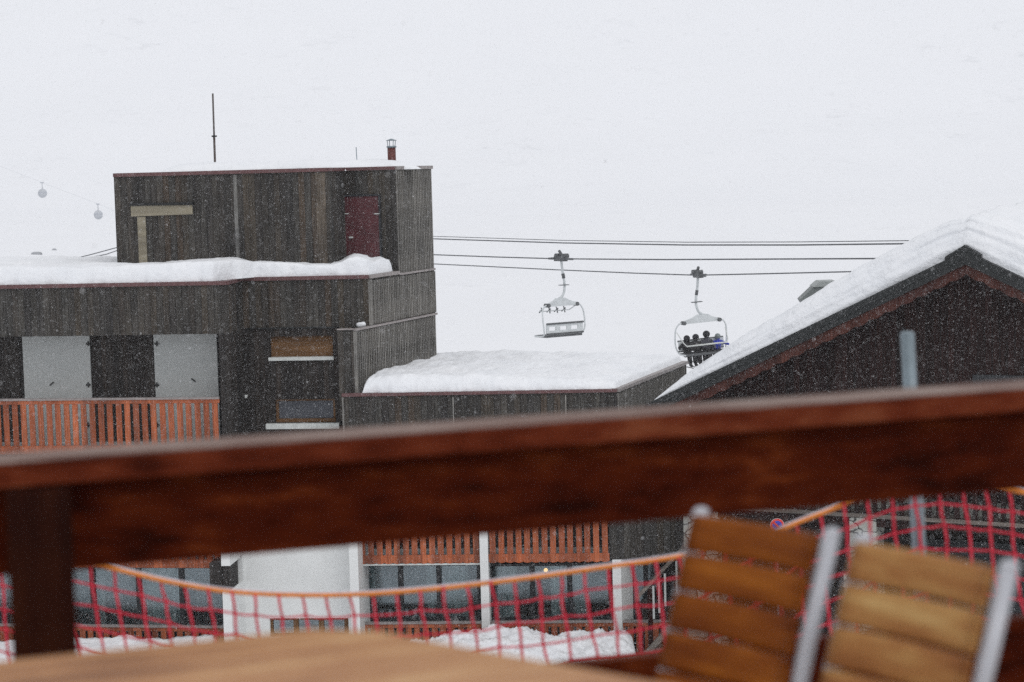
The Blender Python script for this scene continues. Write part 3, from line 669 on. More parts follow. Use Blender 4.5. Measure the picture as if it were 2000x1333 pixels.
for i, px in enumerate((1274, 1285, 1297, 1320, 1333, 1345)):
    u = fs.uz(px, 1150)[0]; zt_ = ra[1] + (u - ra[0]) / (rb[0] - ra[0]) * (rb[1] - ra[1]) - .10; zb_ = sa[1] + (u - sa[0]) / (sb_[0] - sa[0]) * (sb_[1] - sa[1]) + .01
    MB().box(fs, u, u + .045, max(zb_, zt_ - .82), zt_ - .06, -.02, .02).build("baluster", M_SHUT, st)
u = fs.uz(1266, 1200)[0]; MB().box(fs, u, u + .11, .2, ra[1] + .25, -.16, -.065).build("post", M_POST, st)
for k in range(7):
    u = sa[0] + .12 + k * .2; z = sa[1] - .05 + k * .2 * (rb[1] - ra[1]) / (rb[0] - ra[0]); MB().box(fs, u, u + .26, z - .04, z, -1.0, -.062).build("tread", M_GREYW, st)
MB().box(fs, .2, 1.4, .2, 1.9, -1.25, -1.1).build("back_panel", M_WOODD, st)

# ------------------------------------------------------------------ chalet
AX = at(1885, 490, 42.0); APEX = Vector((AX.x, AX.y)); ZA = AX.z
TH = rad(29); gd = Vector((math.cos(TH), -math.sin(TH))); bk = Vector((math.sin(TH), math.cos(TH)))
FG = Frame(tuple(APEX), tuple(APEX + gd))      # u = 0 at the apex, left negative
el = FG.uz(1268, 787); SL = (ZA - el[1]) / -el[0]; UE = -el[0] + .1
chal = empty("chalet", (APEX.x, APEX.y + 4, .25), "dark brown wooden chalet with steep gable, scalloped bargeboard and thick roof snow", "chalet")
zr_ = lambda u, d=0: ZA - abs(u) * SL - d
def rake(u0, u1, d0, d1, n0, n1, name, mat, parent, sc=0):
    m = MB()
    poly = [(u0, zr_(u0, d0)), (u1, zr_(u1, d0))]
    if sc:
        n = int(abs(u1 - u0) / sc)
        for i in range(n, -1, -1):
            for k in (range(6) if i < n else [0]):
                uu = u0 + (u1 - u0) * min(1, max(0, (i + 1 - k / 6) / n)) if i < n else u1
                amp = .05 * abs(math.sin(math.pi * ((i + 1) % 1 + k / 6))) if i < n else 0
                poly.append((uu, zr_(uu, d1) - amp))
        poly.append((u0, zr_(u0, d1)))
    else: poly += [(u1, zr_(u1, d1)), (u0, zr_(u0, d1))]
    m.extrude(FG, poly, n0, n1); return m.build(name, mat, parent)
DEP = 14
for s in (-1, 1):
    ue = s * UE if s < 0 else UE
    rf = rake(0, ue, .03, .26, -DEP, -.06, "roof", M_FASCIA, chal)
    rake(0, ue, .0, .16, -.055, .03, "fascia", M_FASCIA, rf)
    rake(0, ue, .162, .29, -.055, -.0, "lower_fascia", M_FASCIA, rf)
    rake(0, ue, .25, .48, -.16, -.062, "scalloped_bargeboard", M_SCALL, rf, sc=.34)
# ridge cap
m = MB(); m.extrude(FG, [(-.42, zr_(.42) + .0), (0, ZA + .0), (.34, zr_(.34)), (.34, zr_(.34) + .07), (0, ZA + .12), (-.42, zr_(.42) + .07)], -.75, .05); m.build("ridge_cap", M_FASCIA, chal)
# gable wall
WU = UE - .75
MB().extrude(FG, [(-WU, 4.5), (WU, 4.5), (WU, zr_(WU, .3)), (0, zr_(0, .3)), (-WU, zr_(WU, .3))], -DEP + .5, -.85).build("gable_wall", M_CHALET, chal)
MB().box(FG, -1.62, -1.58, 4.6, 8.4, -.85, -.83).build("wall_joint", M_IRON, chal)
r_ = FG.rect(1900, 733, 2000, 760, -.85); MB().box(FG, r_[0], r_[1] + .6, r_[2] - .1, r_[3], -.85, -.82).build("window", M_DARKF, chal)
# ground floor, balcony, stone columns
zf_ = FG.uz(1640, 1003)[1]
MB().box(FG, -WU, WU, .2, 4.4, -DEP + .5, -2.4).build("ground_floor_wall", M_WOODD, chal)
uL = FG.uz(1336, 1050)[0]; uA = FG.uz(1403, 1050)[0]; uB = FG.uz(1660, 1050)[0]; uC = FG.uz(1712, 1050)[0]; uR = WU
MB().box(FG, uL, uR, zf_ - .06, zf_ + .02, -2.4, .04).build("balcony_floor", M_GREYW, chal)
bb = MB().box(FG, uL, uR, zf_ - .25, zf_ - .065, -.16, .0).build("balcony", M_CHALET, chal); tag(bb, "dark chalet balcony with cut out slats")
MB().box(FG, uL, uR, zf_ + 1.05, zf_ + 1.13, -.1, .06).build("handrail", M_CHALET, bb)
slat_panel(FG, uL, uR, zf_ + .022, zf_ + 1.04, .20, .105, -.03, 0, "slats", M_CHALET, bb)
MB().box(FG, uL, uR, zf_ + .022, zf_ + 1.0, -.5, -.48).build("pale_back_panel", M_STONE, bb)
MB().box(FG, uL, uR, zf_ + .35, zf_ + 1.02, -.47, -.44).build("back_board", M_CHALET, bb)
MB().box(FG, uL, uA, .2, zf_ - .07, -.5, .02).build("stone_column", M_STONE, chal); MB().box(FG, uB, uC, .2, zf_ - .07, -.5, .02).build("stone_column", M_STONE, chal)
MB().box(FG, uB - .1, uC - .05, .2, zf_ - 1.3, -.62, .14).build("stone_column_base", M_STONE, chal)
MB().box(FG, uA + .01, uB - .01, 2.9, zf_ - .26, -.3, -.18).build("wood_panel", M_CHALET, chal)
MB().box(FG, uC + .3, uR, 1.9, 3.55, -2.38, -2.3).build("shop_window", M_DARKF, chal)
tq = bpy.data.curves.new("number", 'FONT'); tq.body = "3"; tq.size = .22; tq.extrude = .004; to = bpy.data.objects.new("curve_tmp", tq)
nq = FG.uz(1882, 1114, -.6); tp = FG.P(nq[0], nq[1], -.6); to.location = tp; to.rotation_euler = (rad(90), 0, -TH); tq.materials.append(M_SILL)
plate = MB().box(FG, nq[0] - .1, nq[0] + .28, nq[1] - .12, nq[1] + .3, -.66, -.61); pl = plate.build("number_panel", M_IRON)
tag(pl, "dark panel with a white number 3 beneath the chalet balcony", "sign")
MB().box(FG, nq[0] + .05, nq[0] + .13, .2, nq[1] - .121, -.66, -.62).build("support", M_IRON, pl)
me3 = bpy.data.meshes.new_from_object(to); bpy.data.objects.remove(to); to = bpy.data.objects.new('house_number', me3); COL.objects.link(to); to.rotation_euler = (rad(90), 0, -TH); to.parent = pl; to.location = tp

# chalet roof snow, thick and layered, over both slopes
m = MB()
def chal_snow(u, v):
    n = 0
    uu = -UE + .12 + (2 * UE - .24) * u; t = v
    zt = ZA - math.sqrt(uu * uu + .6) * SL + .1       # rounded over the ridge
    th = .07 + .86 * max(0, 1 - math.sqrt(uu * uu + .5) / UE) ** .75 if uu < 0 else .07 + .95 * max(0, 1 - math.sqrt(uu * uu + .5) / UE) ** .85
    eL = min(1, (uu + UE - .12) / 1.1); eR = min(1, (UE - .12 - uu) / .8); e = math.sqrt(max(0, 1 - (1 - max(0, min(eL, eR))) ** 2))
    # section across the depth: front face bulges, then runs back
    if t < .30:
        a = t / .30 * math.pi / 2; dn = -.05 - .42 * (1 - math.cos(a)) ; hh = th * math.sin(a) ** .85
        strat = .05 * noise.noise(Vector((uu * .35, hh * 9, 0))) + .035 * noise.noise(Vector((uu * .9, hh * 22, 5))) * math.sin(a * 2 if a < .8 else 1.2); dn += strat
    else:
        b = (t - .30) / .70; dn = -.47 - (DEP - .6) * b ** 1.5; hh = th + .45 * b
    q = FG.P(uu, 0, dn); w = Vector((q.x, q.y, 3))
    hh += (.07 * noise.noise(w * .7) + .045 * noise.noise(w * 2.2) + .018 * noise.noise(w * 6)) * min(1, t * 3) * min(1, th * 2)
    hh += .018 * math.sin(dn * 9 + 2 * noise.noise(w * .5)) * (1 if t > .3 and dn > -5 else 0)
    return FG.P(uu, zr_(uu, 0) + (hh + (zt - zr_(uu, 0)) * min(1, t * 3.3)) * e + .004, dn - .05)
m.grid(chal_snow, 220, 90); cs = m.build("roof_snow", M_SNOWL); tag(cs, "thick layered snow draped over the chalet gable roof", kind="stuff")
# small metal vent hood poking from the far side of the left slope
hp = at(1597, 565, 47.5); hd = empty("roof_hood", (hp.x, hp.y, 7.5), "grey metal chimney hood rising behind the chalet roof snow", "chimney hood")
fh = Frame((hp.x, hp.y), (hp.x + 1, hp.y)); cvt = lambda px, py: fh.uz(px, py)
m = MB(); m.extrude(fh, [cvt(1563, 586), cvt(1588, 562), cvt(1634, 560), cvt(1634, 640), cvt(1598, 640)], -.5, 0); m.build("hood_body", mat_plain("grey lead", (.15, .165, .16), .5), hd)
m = MB(); m.extrude(fh, [cvt(1588, 561), cvt(1601, 550), cvt(1632, 549), cvt(1640, 559)], -.6, .08); m.build("hood_top", mat_plain("pale lead", (.30, .32, .31), .5), hd)

# no-parking sign
sc_ = at(1518, 1027, 43.2); sg = empty("no_parking_sign", (sc_.x, sc_.y, 2.9), "round blue and red no parking sign before the chalet's wood panel", "sign")
def disc(c, r0, r1, y0, y1, seg=32):
    m = MB()
    for k in range(seg):
        a, b = 2 * math.pi * k / seg, 2 * math.pi * (k + 1) / seg; p = lambda r, w, y: (c.x + r * math.cos(w), y, c.z + r * math.sin(w))
        m.face([p(r0, a, y0), p(r1, a, y0), p(r1, b, y0), p(r0, b, y0)] if r0 else [(c.x, y0, c.z), p(r1, a, y0), p(r1, b, y0)])
        m.face([p(r1, a, y0), p(r1, a, y1), p(r1, b, y1), p(r1, b, y0)])
    return m
disc(sc_, 0, .155, sc_.y, sc_.y + .02).build("sign_plate", mat_plain("white rim", (.6, .6, .6), .4), sg)
disc(sc_, .105, .15, sc_.y - .006, sc_.y).build("red_ring", mat_plain("sign red", (.62, .035, .03), .4), sg)
disc(sc_, 0, .105, sc_.y - .004, sc_.y).build("blue_face", mat_plain("sign blue", (.03, .05, .42), .4), sg)
k = .707; m = MB(); fsn = Frame((sc_.x, sc_.y), (sc_.x + 1, sc_.y)); w_ = .02
m.extrude(fsn, [(-.108 * k - w_ * k, sc_.z + .108 * k - w_ * k), (.108 * k - w_ * k, sc_.z - .108 * k - w_ * k), (.108 * k + w_ * k, sc_.z - .108 * k + w_ * k), (-.108 * k + w_ * k, sc_.z + .108 * k + w_ * k)], .007, .011); m.build("red_slash", bpy.data.materials["sign red"], sg)
MB().tube([(sc_.x, sc_.y + .045, .2), (sc_.x, sc_.y + .045, sc_.z + .12)], .024, 8).build("post", M_GALV, sg)
bank("snow_bank", at(1290, 1300, 43).x, at(2300, 1300, 38).x, 41.0, lambda u: 1.0, "snow heaped along the foot of the chalet", 3.0, 21, .2)

# ------------------------------------------------------------------ chairlift cables
def cable(name, pts, r, label, group):
    P = [at(*p) for p in pts]; fine = []
    for a, b in zip(P, P[1:]):
        for i in range(16):
            t_ = i / 16; q = a.lerp(b, t_); q.z -= .0 * 4 * t_ * (1 - t_); fine.append(q)
    fine.append(P[-1])
    return tag(MB().tube(fine, r, 6).build(name, M_CABLE), label, "cable", group)
GC = "steel ropes of the chairlift"
cable("lift_cable", [(-200, 590, 128), (180, 497, 119), (228, 484, 118), (300, 470, 116), (560, 485, 105), (848, 498, 95), (970, 502.5, 90), (1093, 506, 85), (1300, 507.5, 78), (1710, 505.5, 67), (2150, 498, 58)], .028, "haul rope of the lift carrying the empty chair", GC)
cable("lift_cable", [(-200, 578, 128), (208, 497, 122), (228, 490, 121), (300, 474, 120), (560, 500, 112), (848, 516, 104), (1100, 528, 94.5), (1240, 534, 89), (1360, 538, 84), (1500, 535, 79.5), (1665, 531, 75), (2150, 512, 64)], .028, "lowest rope of the lift carrying the four skiers", GC)
cable("lift_cable", [(300, 452, 120), (848, 462, 98), (1100, 470, 90), (1340, 473.5, 80), (1560, 473, 73), (1775, 470.5, 67), (2150, 460, 60)], .016, "thin topmost rope running above the chairlift", GC)
cable("lift_cable", [(300, 455, 120), (848, 467, 98), (1100, 475, 90), (1340, 479, 80), (1560, 479, 73), (1765, 476.5, 67), (2150, 466, 60)], .028, "thicker rope just under the topmost thin rope", GC)

# ------------------------------------------------------------------ lift chairs (origin at the grip, +Y = direction the rider faces)
def bez(pts, n=6):
    pts = [Vector(p) for p in pts]; out = []
    for i in range(len(pts) - 1):
        p0, p1, p2, p3 = pts[max(0, i - 1)], pts[i], pts[i + 1], pts[min(len(pts) - 1, i + 2)]
        for k in range(n):
            t_ = k / n; out.append(.5 * ((2 * p1) + (p2 - p0) * t_ + (2 * p0 - 5 * p1 + 4 * p2 - p3) * t_ ** 2 + (-p0 + 3 * p1 - 3 * p2 + p3) * t_ ** 3))
    out.append(pts[-1]); return out
def make_lift_chair(bar_up, label, arm_sign):
    t_ = empty("lift_chair", (0, 0, 0), label, "chairlift chair", "four seat chairs hanging from the lift")
    g_ = MB(); fy = Frame((0, 0), (1, 0))
    g_.box(fy, -.10, .10, -.10, .12, -.35, .30); g_.tube([(-.14, -.25, .12), (.14, -.25, .12)], .11, 12); g_.tube([(-.12, .22, .14), (.12, .22, .14)], .09, 12); g_.tube([(0, -.1, .1), (0, .12, .34)], .06, 8); g_.tube([(-.2, .42, .02), (.2, .42, .02)], .045, 8); g_.tube([(0, -.75, 0), (0, .8, 0)], .045, 8)
    g_.build("grip", mat_lg, t_)
    a = arm_sign
    MB().tube(bez([(0, 0, -.05), (.06 * a, 0, -.5), (.16 * a, 0, -1.0), (.15 * a, 0, -1.32), (.05 * a, 0, -1.55), (-.14 * a, 0, -1.66)]), [.055] * 31, 10).build("hanger_arm", M_LIFT, t_)
    MB().tube([(.08 * a, 0, -.62), (.13 * a, 0, -.82)], .07, 8).build("joint_sleeve", M_LIFTD, t_); MB().box(fy, .13 * a - .22, .13 * a + .22, -1.12, -1.09, -.1, .1).build("step_plate", M_LIFTD, t_)
    m = MB(); m.extrude(fy, [(-.78, -1.98), (.78, -1.98), (.78, -1.86), (.35, -1.74), (.15, -1.64), (-.30, -1.64), (-.45, -1.74), (-.78, -1.86)], -.07, .07); m.build("top_beam", M_LIFT, t_, bevel=.02)
    for s in (-1, 1):
        MB().tube([(s * .80, -.12, -1.93), (s * .80, .16, -1.93)], .085, 10).build("pivot", M_LIFTD, t_)
        MB().tube(bez([(s * .78, 0, -1.92), (s * 1.0, -.02, -1.97), (s * 1.14, -.06, -2.2), (s * 1.17, -.12, -2.6), (s * 1.14, -.14, -2.95), (s * 1.06, .0, -3.2), (s * 1.04, .58, -3.22)]), .032, 8).build("side_hoop", M_LIFT, t_)
    # back rest with three slots, leaning slightly back
    fbk = Frame((-1.02, -.17), (1.02, -.17)); L = fbk.L; hl = [(.14 + i * .62, .52 + i * .62 + .0, -2.98, -2.82) for i in range(3)]
    m = MB(); m.wall(fbk, 0, L, -3.1, -2.7, hl, .05); m.build("backrest", M_LIFT, t_)
    m = MB(); m.tube([(-1.03, -.19, -2.69), (1.03, -.19, -2.69)], .04, 8); m.tube([(-1.03, -.19, -3.12), (1.03, -.19, -3.12)], .035, 8); m.build("backrest_rim", M_LIFTD, t_)
    m = MB(); m.box(Frame((0, 0), (1, 0)), -1.0, 1.0, -3.27, -3.18, -.60, .14); m.build("seat", M_LIFTD, t_, bevel=.03)
    # restraint bar, raised or lowered
    if bar_up:
        m = MB(); m.tube(bez([(-.85, .05, -1.98), (-.86, .35, -2.12), (-.84, .5, -2.2)]), .02, 6); m.tube(bez([(.85, .05, -1.98), (.86, .35, -2.12), (.84, .5, -2.2)]), .02, 6); m.tube([(-.84, .5, -2.2), (.84, .5, -2.2)], .02, 6); m.build("restraint_bar", M_LIFT, t_)
        for i in range(4):
            x = -.63 + i * .42; m = MB(); m.tube([(x, .5, -2.2), (x, .62, -2.05)], .022, 6); m.tube([(x - .12, .60, -2.25), (x + .1, .6, -2.12)], .028, 6); m.tube([(x + .02, .62, -2.06), (x - .02, .5, -2.3)], .028, 6); m.build("footrest", M_LIFTD, t_)
    else:
        m = MB(); m.tube(bez([(-1.1, -.05, -2.3), (-1.0, .35, -2.7), (-.9, .48, -2.86)]), .022, 6); m.tube(bez([(1.1, -.05, -2.3), (1.0, .35, -2.7), (.9, .48, -2.86)]), .022, 6); m.tube([(-.9, .48, -2.86), (.9, .48, -2.86)], .035, 8); m.build("restraint_bar", M_SILL, t_)
        for i in range(4):
            x = -.72 + i * .46; MB().tube([(x + .2, .48, -2.86), (x + .2, .62, -3.45), (x + .02, .62, -3.5)], .02, 6).build("footrest", M_IRON, t_)
    return t_
mat_lg = mat_plain("grey grip steel", (.11, .115, .12), .5, .4)
c1 = make_lift_chair(True, "empty white lift chair with raised bar hanging nearer the dark building", 1)
c1.location = at(1096, 506, 85); c1.rotation_euler = (rad(0), rad(0.6), rad(40))
c2 = make_lift_chair(False, "white lift chair loaded with four skiers beside the chalet roof", 1)
c2.location = at(1363, 538, 84); c2.rotation_euler = (0, rad(3), rad(180 + 18))

# ------------------------------------------------------------------ the skiers
def person(label, jacket, trouser, helmet, scale, lean, armout):
    root = empty("person", (0, 0, 0), label, "person", "skiers sitting on the lift chair")
    V, E, R = [], [], []
    def add(p, r, par=None):
        V.append(Vector(p) * scale); R.append(r * scale); i = len(V) - 1
        if par is not None: E.append((par, i))
        return i
    pel = add((0, 0, .10), .17); w_ = add((lean * .3, -.02, .30), .17, pel); chs = add((lean, -.02, .50), .235, w_); nk = add((lean * 1.1, .0, .64), .085, chs); hd_ = add((lean * 1.2, .03, .76), .115, nk); add((lean * 1.2, .03, .84), .10, hd_)
    for s in (-1, 1):
        hip = add((s * .11, .06, .09), .115, pel); kn = add((s * .13, .50, .12), .095, hip); an_ = add((s * .13, .56, -.28), .075, kn); ft = add((s * .13, .60, -.36), .085, an_); add((s * .13, .78, -.38), .06, ft)
        sh = add((s * .19 + lean, -.01, .56), .095, chs)
        if armout == s: el_ = add((s * .42 + lean, .05, .44), .075, sh); add((s * .50 + lean, .28, .40), .055, el_)
        else: el_ = add((s * .27 + lean, .12, .32), .075, sh); add((s * .16, .40, .30), .055, el_)
    me = bpy.data.meshes.new("body"); me.from_pydata(V, E, []); o = bpy.data.objects.new("body", me); COL.objects.link(o); o.parent = root
    me.materials.append(jacket); me.materials.append(trouser)
    sk = o.modifiers.new("skin", 'SKIN'); 
    for i, r in enumerate(R): me.skin_vertices[0].data[i].radius = (r, r)
    me.skin_vertices[0].data[0].use_root = True
    sb2 = o.modifiers.new("sub", 'SUBSURF'); sb2.levels = 2; sb2.render_levels = 2
    hm = MB(); hm.ball((lean * 1.2 * scale, .02 * scale, .84 * scale), (.15 * scale, .165 * scale, .145 * scale), 16, 10); hm.build("helmet", helmet, root)
    gg = MB(); gg.box(Frame((0, 0), (1, 0)), (lean * 1.2 - .075) * scale, (lean * 1.2 + .075) * scale, .79 * scale, .85 * scale, -.165 * scale, -.13 * scale); gg.build("goggles", M_IRON, root)
    tr = MB()
    for s in (-1, 1): tr.tube([(s * .11 * scale, .02, .09 * scale), (s * .13 * scale, .50 * scale, .12 * scale), (s * .135 * scale, .57 * scale, -.28 * scale)], [.135 * scale, .115 * scale, .105 * scale], 12)
    tr.build("trousers", trouser, root)
    for s in (-1, 1):
        k = MB(); k.box(Frame((0, 0), (1, 0)), (s * .13 - .045) * scale, (s * .13 + .045) * scale, -.48 * scale, -.46 * scale, -1.35 * scale, -.05 * scale)
        k.build("ski", M_IRON, root)
    return root
cl_ = lambda n, c: mat_plain(n, c, .8, 0, .3, 9)
J1, J2, J3, J4 = cl_("black jacket", (.022, .022, .024)), cl_("charcoal jacket", (.035, .033, .034)), cl_("grey jacket", (.06, .06, .075)), cl_("blue jacket", (.03, .05, .42))
TR = cl_("dark trousers", (.02, .02, .022)); H1 = cl_("black helmet", (.02, .02, .025)); H4 = cl_("grey helmet", (.22, .25, .25))
RZ = c2.rotation_euler.to_matrix()
# seen from the front, local +X is at the left of the picture
for x, args in ((.74, ("skier in black jacket at the left end of the lift chair", J1, TR, H1, 1.0, .0, 1)), (.26, ("skier in dark grey jacket second from the left", J2, TR, H1, 1.02, .04, 0)),
                (-.22, ("tallest skier in grey jacket beside the blue one", J3, TR, H1, 1.12, .0, 0)), (-.70, ("skier in bright blue jacket at the right end", J4, TR, H4, .93, -.06, -1))):
    p_ = person(*args[:4], args[4] * .9, *args[5:]); p_.location = c2.location + RZ @ Vector((x * .93, -.02, -3.33)); p_.rotation_euler = c2.rotation_euler

# ------------------------------------------------------------------ far gondolas
M_GOND = mat_plain("haze tinted gondola paint", (.48, .50, .53), .6)  # distance haze is painted into the cabin colour
M_GOND2 = mat_plain("haze tinted gondola glass", (.42, .44, .48), .6)  # window colour paled too, standing in for haze
GP = [at(83, 378, 430), at(192, 420, 430)]
top = [at(-160, 272, 430), at(0, 325, 430), at(82, 357, 430), at(192, 399, 430), at(228, 414, 430), at(600, 520, 430)]
tag(MB().tube(top, .022, 6).build("gondola_cable", mat_plain("haze tinted far rope", (.55, .57, .6), .6)), "faint far rope descending through the falling snow", "cable")  # rope lightened in its colour to look faint through mist
gn = empty("gondola", (0, 0, 0), "round grey gondola cabin, the upper of two far off in the snow", "gondola", "gondolas far off in the snow")
MB().ball((0, 0, 0), (.95, .95, .98), 20, 14).build("cabin", M_GOND, gn)
MB().tube([(0, 0, .9), (0, 0, 1.9), (.0, 0, 2.25)], .08, 8).build("hanger", M_GOND, gn); MB().box(WORLD, -.35, .35, 2.15, 2.38, -.15, .15).build("grip", M_GOND2, gn)
m = MB(); m.ball((0, 0, .12), (.97, .97, .55), 20, 8); m.build("window_band", M_GOND2, gn)
gn.location = GP[0]; g2n = copy_tree(gn); g2n.location = GP[1]; g2n["label"] = "round grey gondola cabin nearer the dark tower, lower on its rope"
# snowy boulders on the slope at the left
def boulder(px, py, Y, sx, sz, label):
    while at(px, py, Y).z > ground_z(at(px, py, Y).x, Y) and Y < 700: Y += 1
    c = at(px, py, Y); k_ = Y / 235; sx, sz = sx * k_, sz * k_; m = MB(); m.ball(c, (sx, sx * .7, sz), 18, 12)
    for i in range(len(m.v)): v = Vector(m.v[i]); m.v[i] = tuple(v + (v - c) * .45 * noise.noise(v * .9))
    return tag(m.build("boulder", mat_plain("pale snowy rock", (.34, .35, .37), .9, 0, .4, 1.2)), label, "boulder", "boulders on the slope")
boulder(72, 498, 235, .62, .4, "flat grey rock poking from the snow, the lower of the two boulders")
boulder(106, 490, 240, .35, .3, "small grey rock poking from the snow nearer the tower")

# ------------------------------------------------------------------ terrace: deck, railing, table, chairs, net
tag(MB().box(WORLD, -6, 6, 10.22, 10.40, -5.6, 4).build("terrace", mat_planks("deck boards", [(.16, .09, .05), (.2, .12, .07)], .14, .3, .6)), "wooden terrace floor of the cafe", kind="structure")
tag(MB().box(WORLD, -6, 6, 8.6, 10.215, -5.3, 4).build("terrace_wall", M_CHALET), "timber wall carrying the terrace", "wall")
RL = at(0, 903, 4.45); RR = at(2000, 757, 5.0); dv = RR - RL; RL2 = RL - dv * 1.1; RR2 = RR + dv * .8
rl = empty("terrace_railing", (RL.x, RL.y, 10.4), "dark red wooden terrace railing with frosted top running across the view", "railing")
fr = Frame((RL2.x, RL2.y), (RR2.x, RR2.y)); LL = fr.L
def rail_board(za, zb, n0, n1, name, mat, bev=.006):
    """board following the railing's slight slope; za/zb are drops below the cap's top edge"""
    m = MB(); m.extrude(fr, [(0, RL2.z - zb), (LL, RR2.z - zb), (LL, RR2.z - za), (0, RL2.z - za)], n0, n1); return m.build(name, mat, rl, bevel=bev)
rail_board(0, .052, -.125, .045, "handrail_cap", M_CAP)
rail_board(-.004, -.0005, -.12, .037, "frosted_top", M_FROST, 0)
rail_board(.054, .255, -.045, 0.0, "upper_board", M_RAIL)
rail_board(.585, .76, -.045, 0.0, "lower_board", M_RAIL)
pu0 = fr.uz(20, 1180, .1)[0]; pu1 = fr.uz(148, 1180, .1)[0]; 
MB().box(fr, pu0, pu1, 10.4, RL.z - .056, .003, .10).build("post", M_POST, rl, bevel=.008)
u3 = pu0 - (fr.uz(2075, 1180)[0] - pu0); MB().box(fr, u3, u3 + .15, 10.4, RL.z - .056, .003, .10).build("post", M_POST, rl, bevel=.006)
u2 = fr.uz(2075, 1180)[0]; MB().box(fr, u2, u2 + .15, 10.4, RR.z - .07, -.16, -.047).build("post", M_POST, rl, bevel=.006)

# table
ZTB = 12 - .86; tp_ = []
for px, py in ((-260, 1318), (610, 1229), (735, 1233), (1330, 1341)):
    d_ = ray(px, py); t_ = (ZTB - 12) / d_.z; q = CAM + d_ * t_; tp_.append((q.x, q.y))
tp_ += [(.30, 2.75), (-.15, 2.45), (-1.3, 2.5)]
tb = empty("cafe_table", (-.5, 3.1, 10.4), "light brown wooden cafe table in the blurred foreground", "table")
MB().footprint(tp_, ZTB - .035, ZTB).build("tabletop", M_TABLE, tb, bevel=.006)
for x, y in ((-1.05, 2.75), (-.1, 2.85), (-1.0, 3.35), (-.15, 3.45)): MB().tube([(x, y, 10.4), (x, y, ZTB - .036)], .025, 10).build("leg", M_TUBE, tb)

# folding chairs
def make_chair(slat_mat, label):
    """origin on the floor; backrest spans local X, seat faces -Y"""
    t_ = empty("terrace_chair", (0, 0, 0), label, "chair", "slatted chairs on the terrace"); hw_ = .185; lean = .36
    yb = lambda z: (z - .45) * lean
    for s in (-1, 1):
        MB().tube([(s * hw_, -.42, .0), (s * hw_, -.20, .22), (s * hw_, 0, .42), (s * hw_, yb(.65), .65), (s * hw_, yb(.86), .86)], .0175, 14).build("back_tube", M_TUBE, t_)
        m = MB(); m.ball((s * hw_, yb(.862), .862), (.0185, .0185, .012), 14, 8); m.build("end_cap", M_TUBE, t_)
        MB().tube([(s * (hw_ - .04), .18, 0), (s * (hw_ - .04), -.02, .24), (s * (hw_ - .04), -.36, .44)], .0145, 12).build("leg", M_TUBE, t_)
    for i in range(5):
        zc = .825 - i * .079 ; m = MB()
        def fn(u, v, zc=zc):
            x = -hw_ + .012 + (2 * hw_ - .024) * u; w = 2 * math.pi * v; z = zc + .036 * max(-1, min(1, 1.5 * math.sin(w))); bow = .012 * (1 - (2 * u - 1) ** 2)
            return (x, yb(z) + .008 * math.cos(w) + bow - .030, z)
        m.grid(fn, 10, 24); 
        for k in (0, 10): m.f.append(tuple(j * 11 + k for j in range(24))); m.uv += [(0, 0)] * 24; m.sm.append(False)
        m.uv = [(u * .35, v * .1) for u, v in m.uv]
        m.build("back_slat", slat_mat, t_)
    for i in range(6):
        y = -.40 + i * .072; MB().box(Frame((0, 0), (1, 0)), -hw_ + .02, hw_ - .02, .44, .458, -y - .06, -y).build("seat_slat", slat_mat, t_, bevel=.003)
    return t_
def place_chair(ch, pl, pr, h=.862):
    L_ = at(*pl); R_ = at(*pr); c = (L_ + R_) / 2; d_ = R_ - L_; a = math.atan2(d_.y, d_.x)
    n = Vector((-math.sin(a), math.cos(a), 0)); off = (h - .45) * .36
    ch.location = (c.x - n.x * off, c.y - n.y * off, 10.4); ch.rotation_euler = (0, 0, a)
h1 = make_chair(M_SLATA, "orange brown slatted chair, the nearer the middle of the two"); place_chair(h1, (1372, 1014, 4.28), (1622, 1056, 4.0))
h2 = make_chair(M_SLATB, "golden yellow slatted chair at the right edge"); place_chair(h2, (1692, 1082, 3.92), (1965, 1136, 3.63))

# safety net
ND = 8.0; net = empty("safety_net", (0, ND, 9.0), "red mesh snow safety net hung from a sagging orange rope", "net")
rope_px = [(-1100, 1010), (-700, 1120), (-400, 1080), (-120, 1040), (0, 1062), (90, 1082), (150, 1096), (228, 1112), (324, 1135), (435, 1154), (560, 1162), (700, 1161), (850, 1150), (1000, 1133), (1180, 1108), (1340, 1084), (1490, 1046), (1580, 1012), (1650, 985), (1730, 956), (1800, 942), (1870, 945), (1980, 958), (2120, 984), (2600, 1060), (2900, 1010)]
def cr(px):
    for i in range(len(rope_px) - 1):
        a, b = rope_px[i], rope_px[i + 1]
        if px <= b[0] or i == len(rope_px) - 2:
            p0 = rope_px[max(0, i - 1)]; p3 = rope_px[min(len(rope_px) - 1, i + 2)]; t_ = (px - a[0]) / (b[0] - a[0])
            m0 = (b[1] - p0[1]) / (b[0] - p0[0]) * (b[0] - a[0]); m1 = (p3[1] - a[1]) / (p3[0] - a[0]) * (b[0] - a[0])
            t2, t3 = t_ * t_, t_ ** 3
            return (2 * t3 - 3 * t2 + 1) * a[1] + (t3 - 2 * t2 + t_) * m0 + (-2 * t3 + 3 * t2) * b[1] + (t3 - t2) * m1
cols = list(range(-1066, 2880, 46)); NR = 8
def knot(i, j):
    px = cols[i]; rj = random.Random(i * 31 + j)
    x = px + j * (5.5 + 1.5 * math.sin(px * .003)) + rj.uniform(-3, 3) + 3 * math.sin(j * .9 + px * .02); y = cr(px) + j * 43 + rj.uniform(-3.5, 3.5)
    return at(x if j else px, y, ND + .02 * math.sin(i * .7 + j))
K = [[knot(i, j) for j in range(NR)] for i in range(len(cols))]
m = MB()
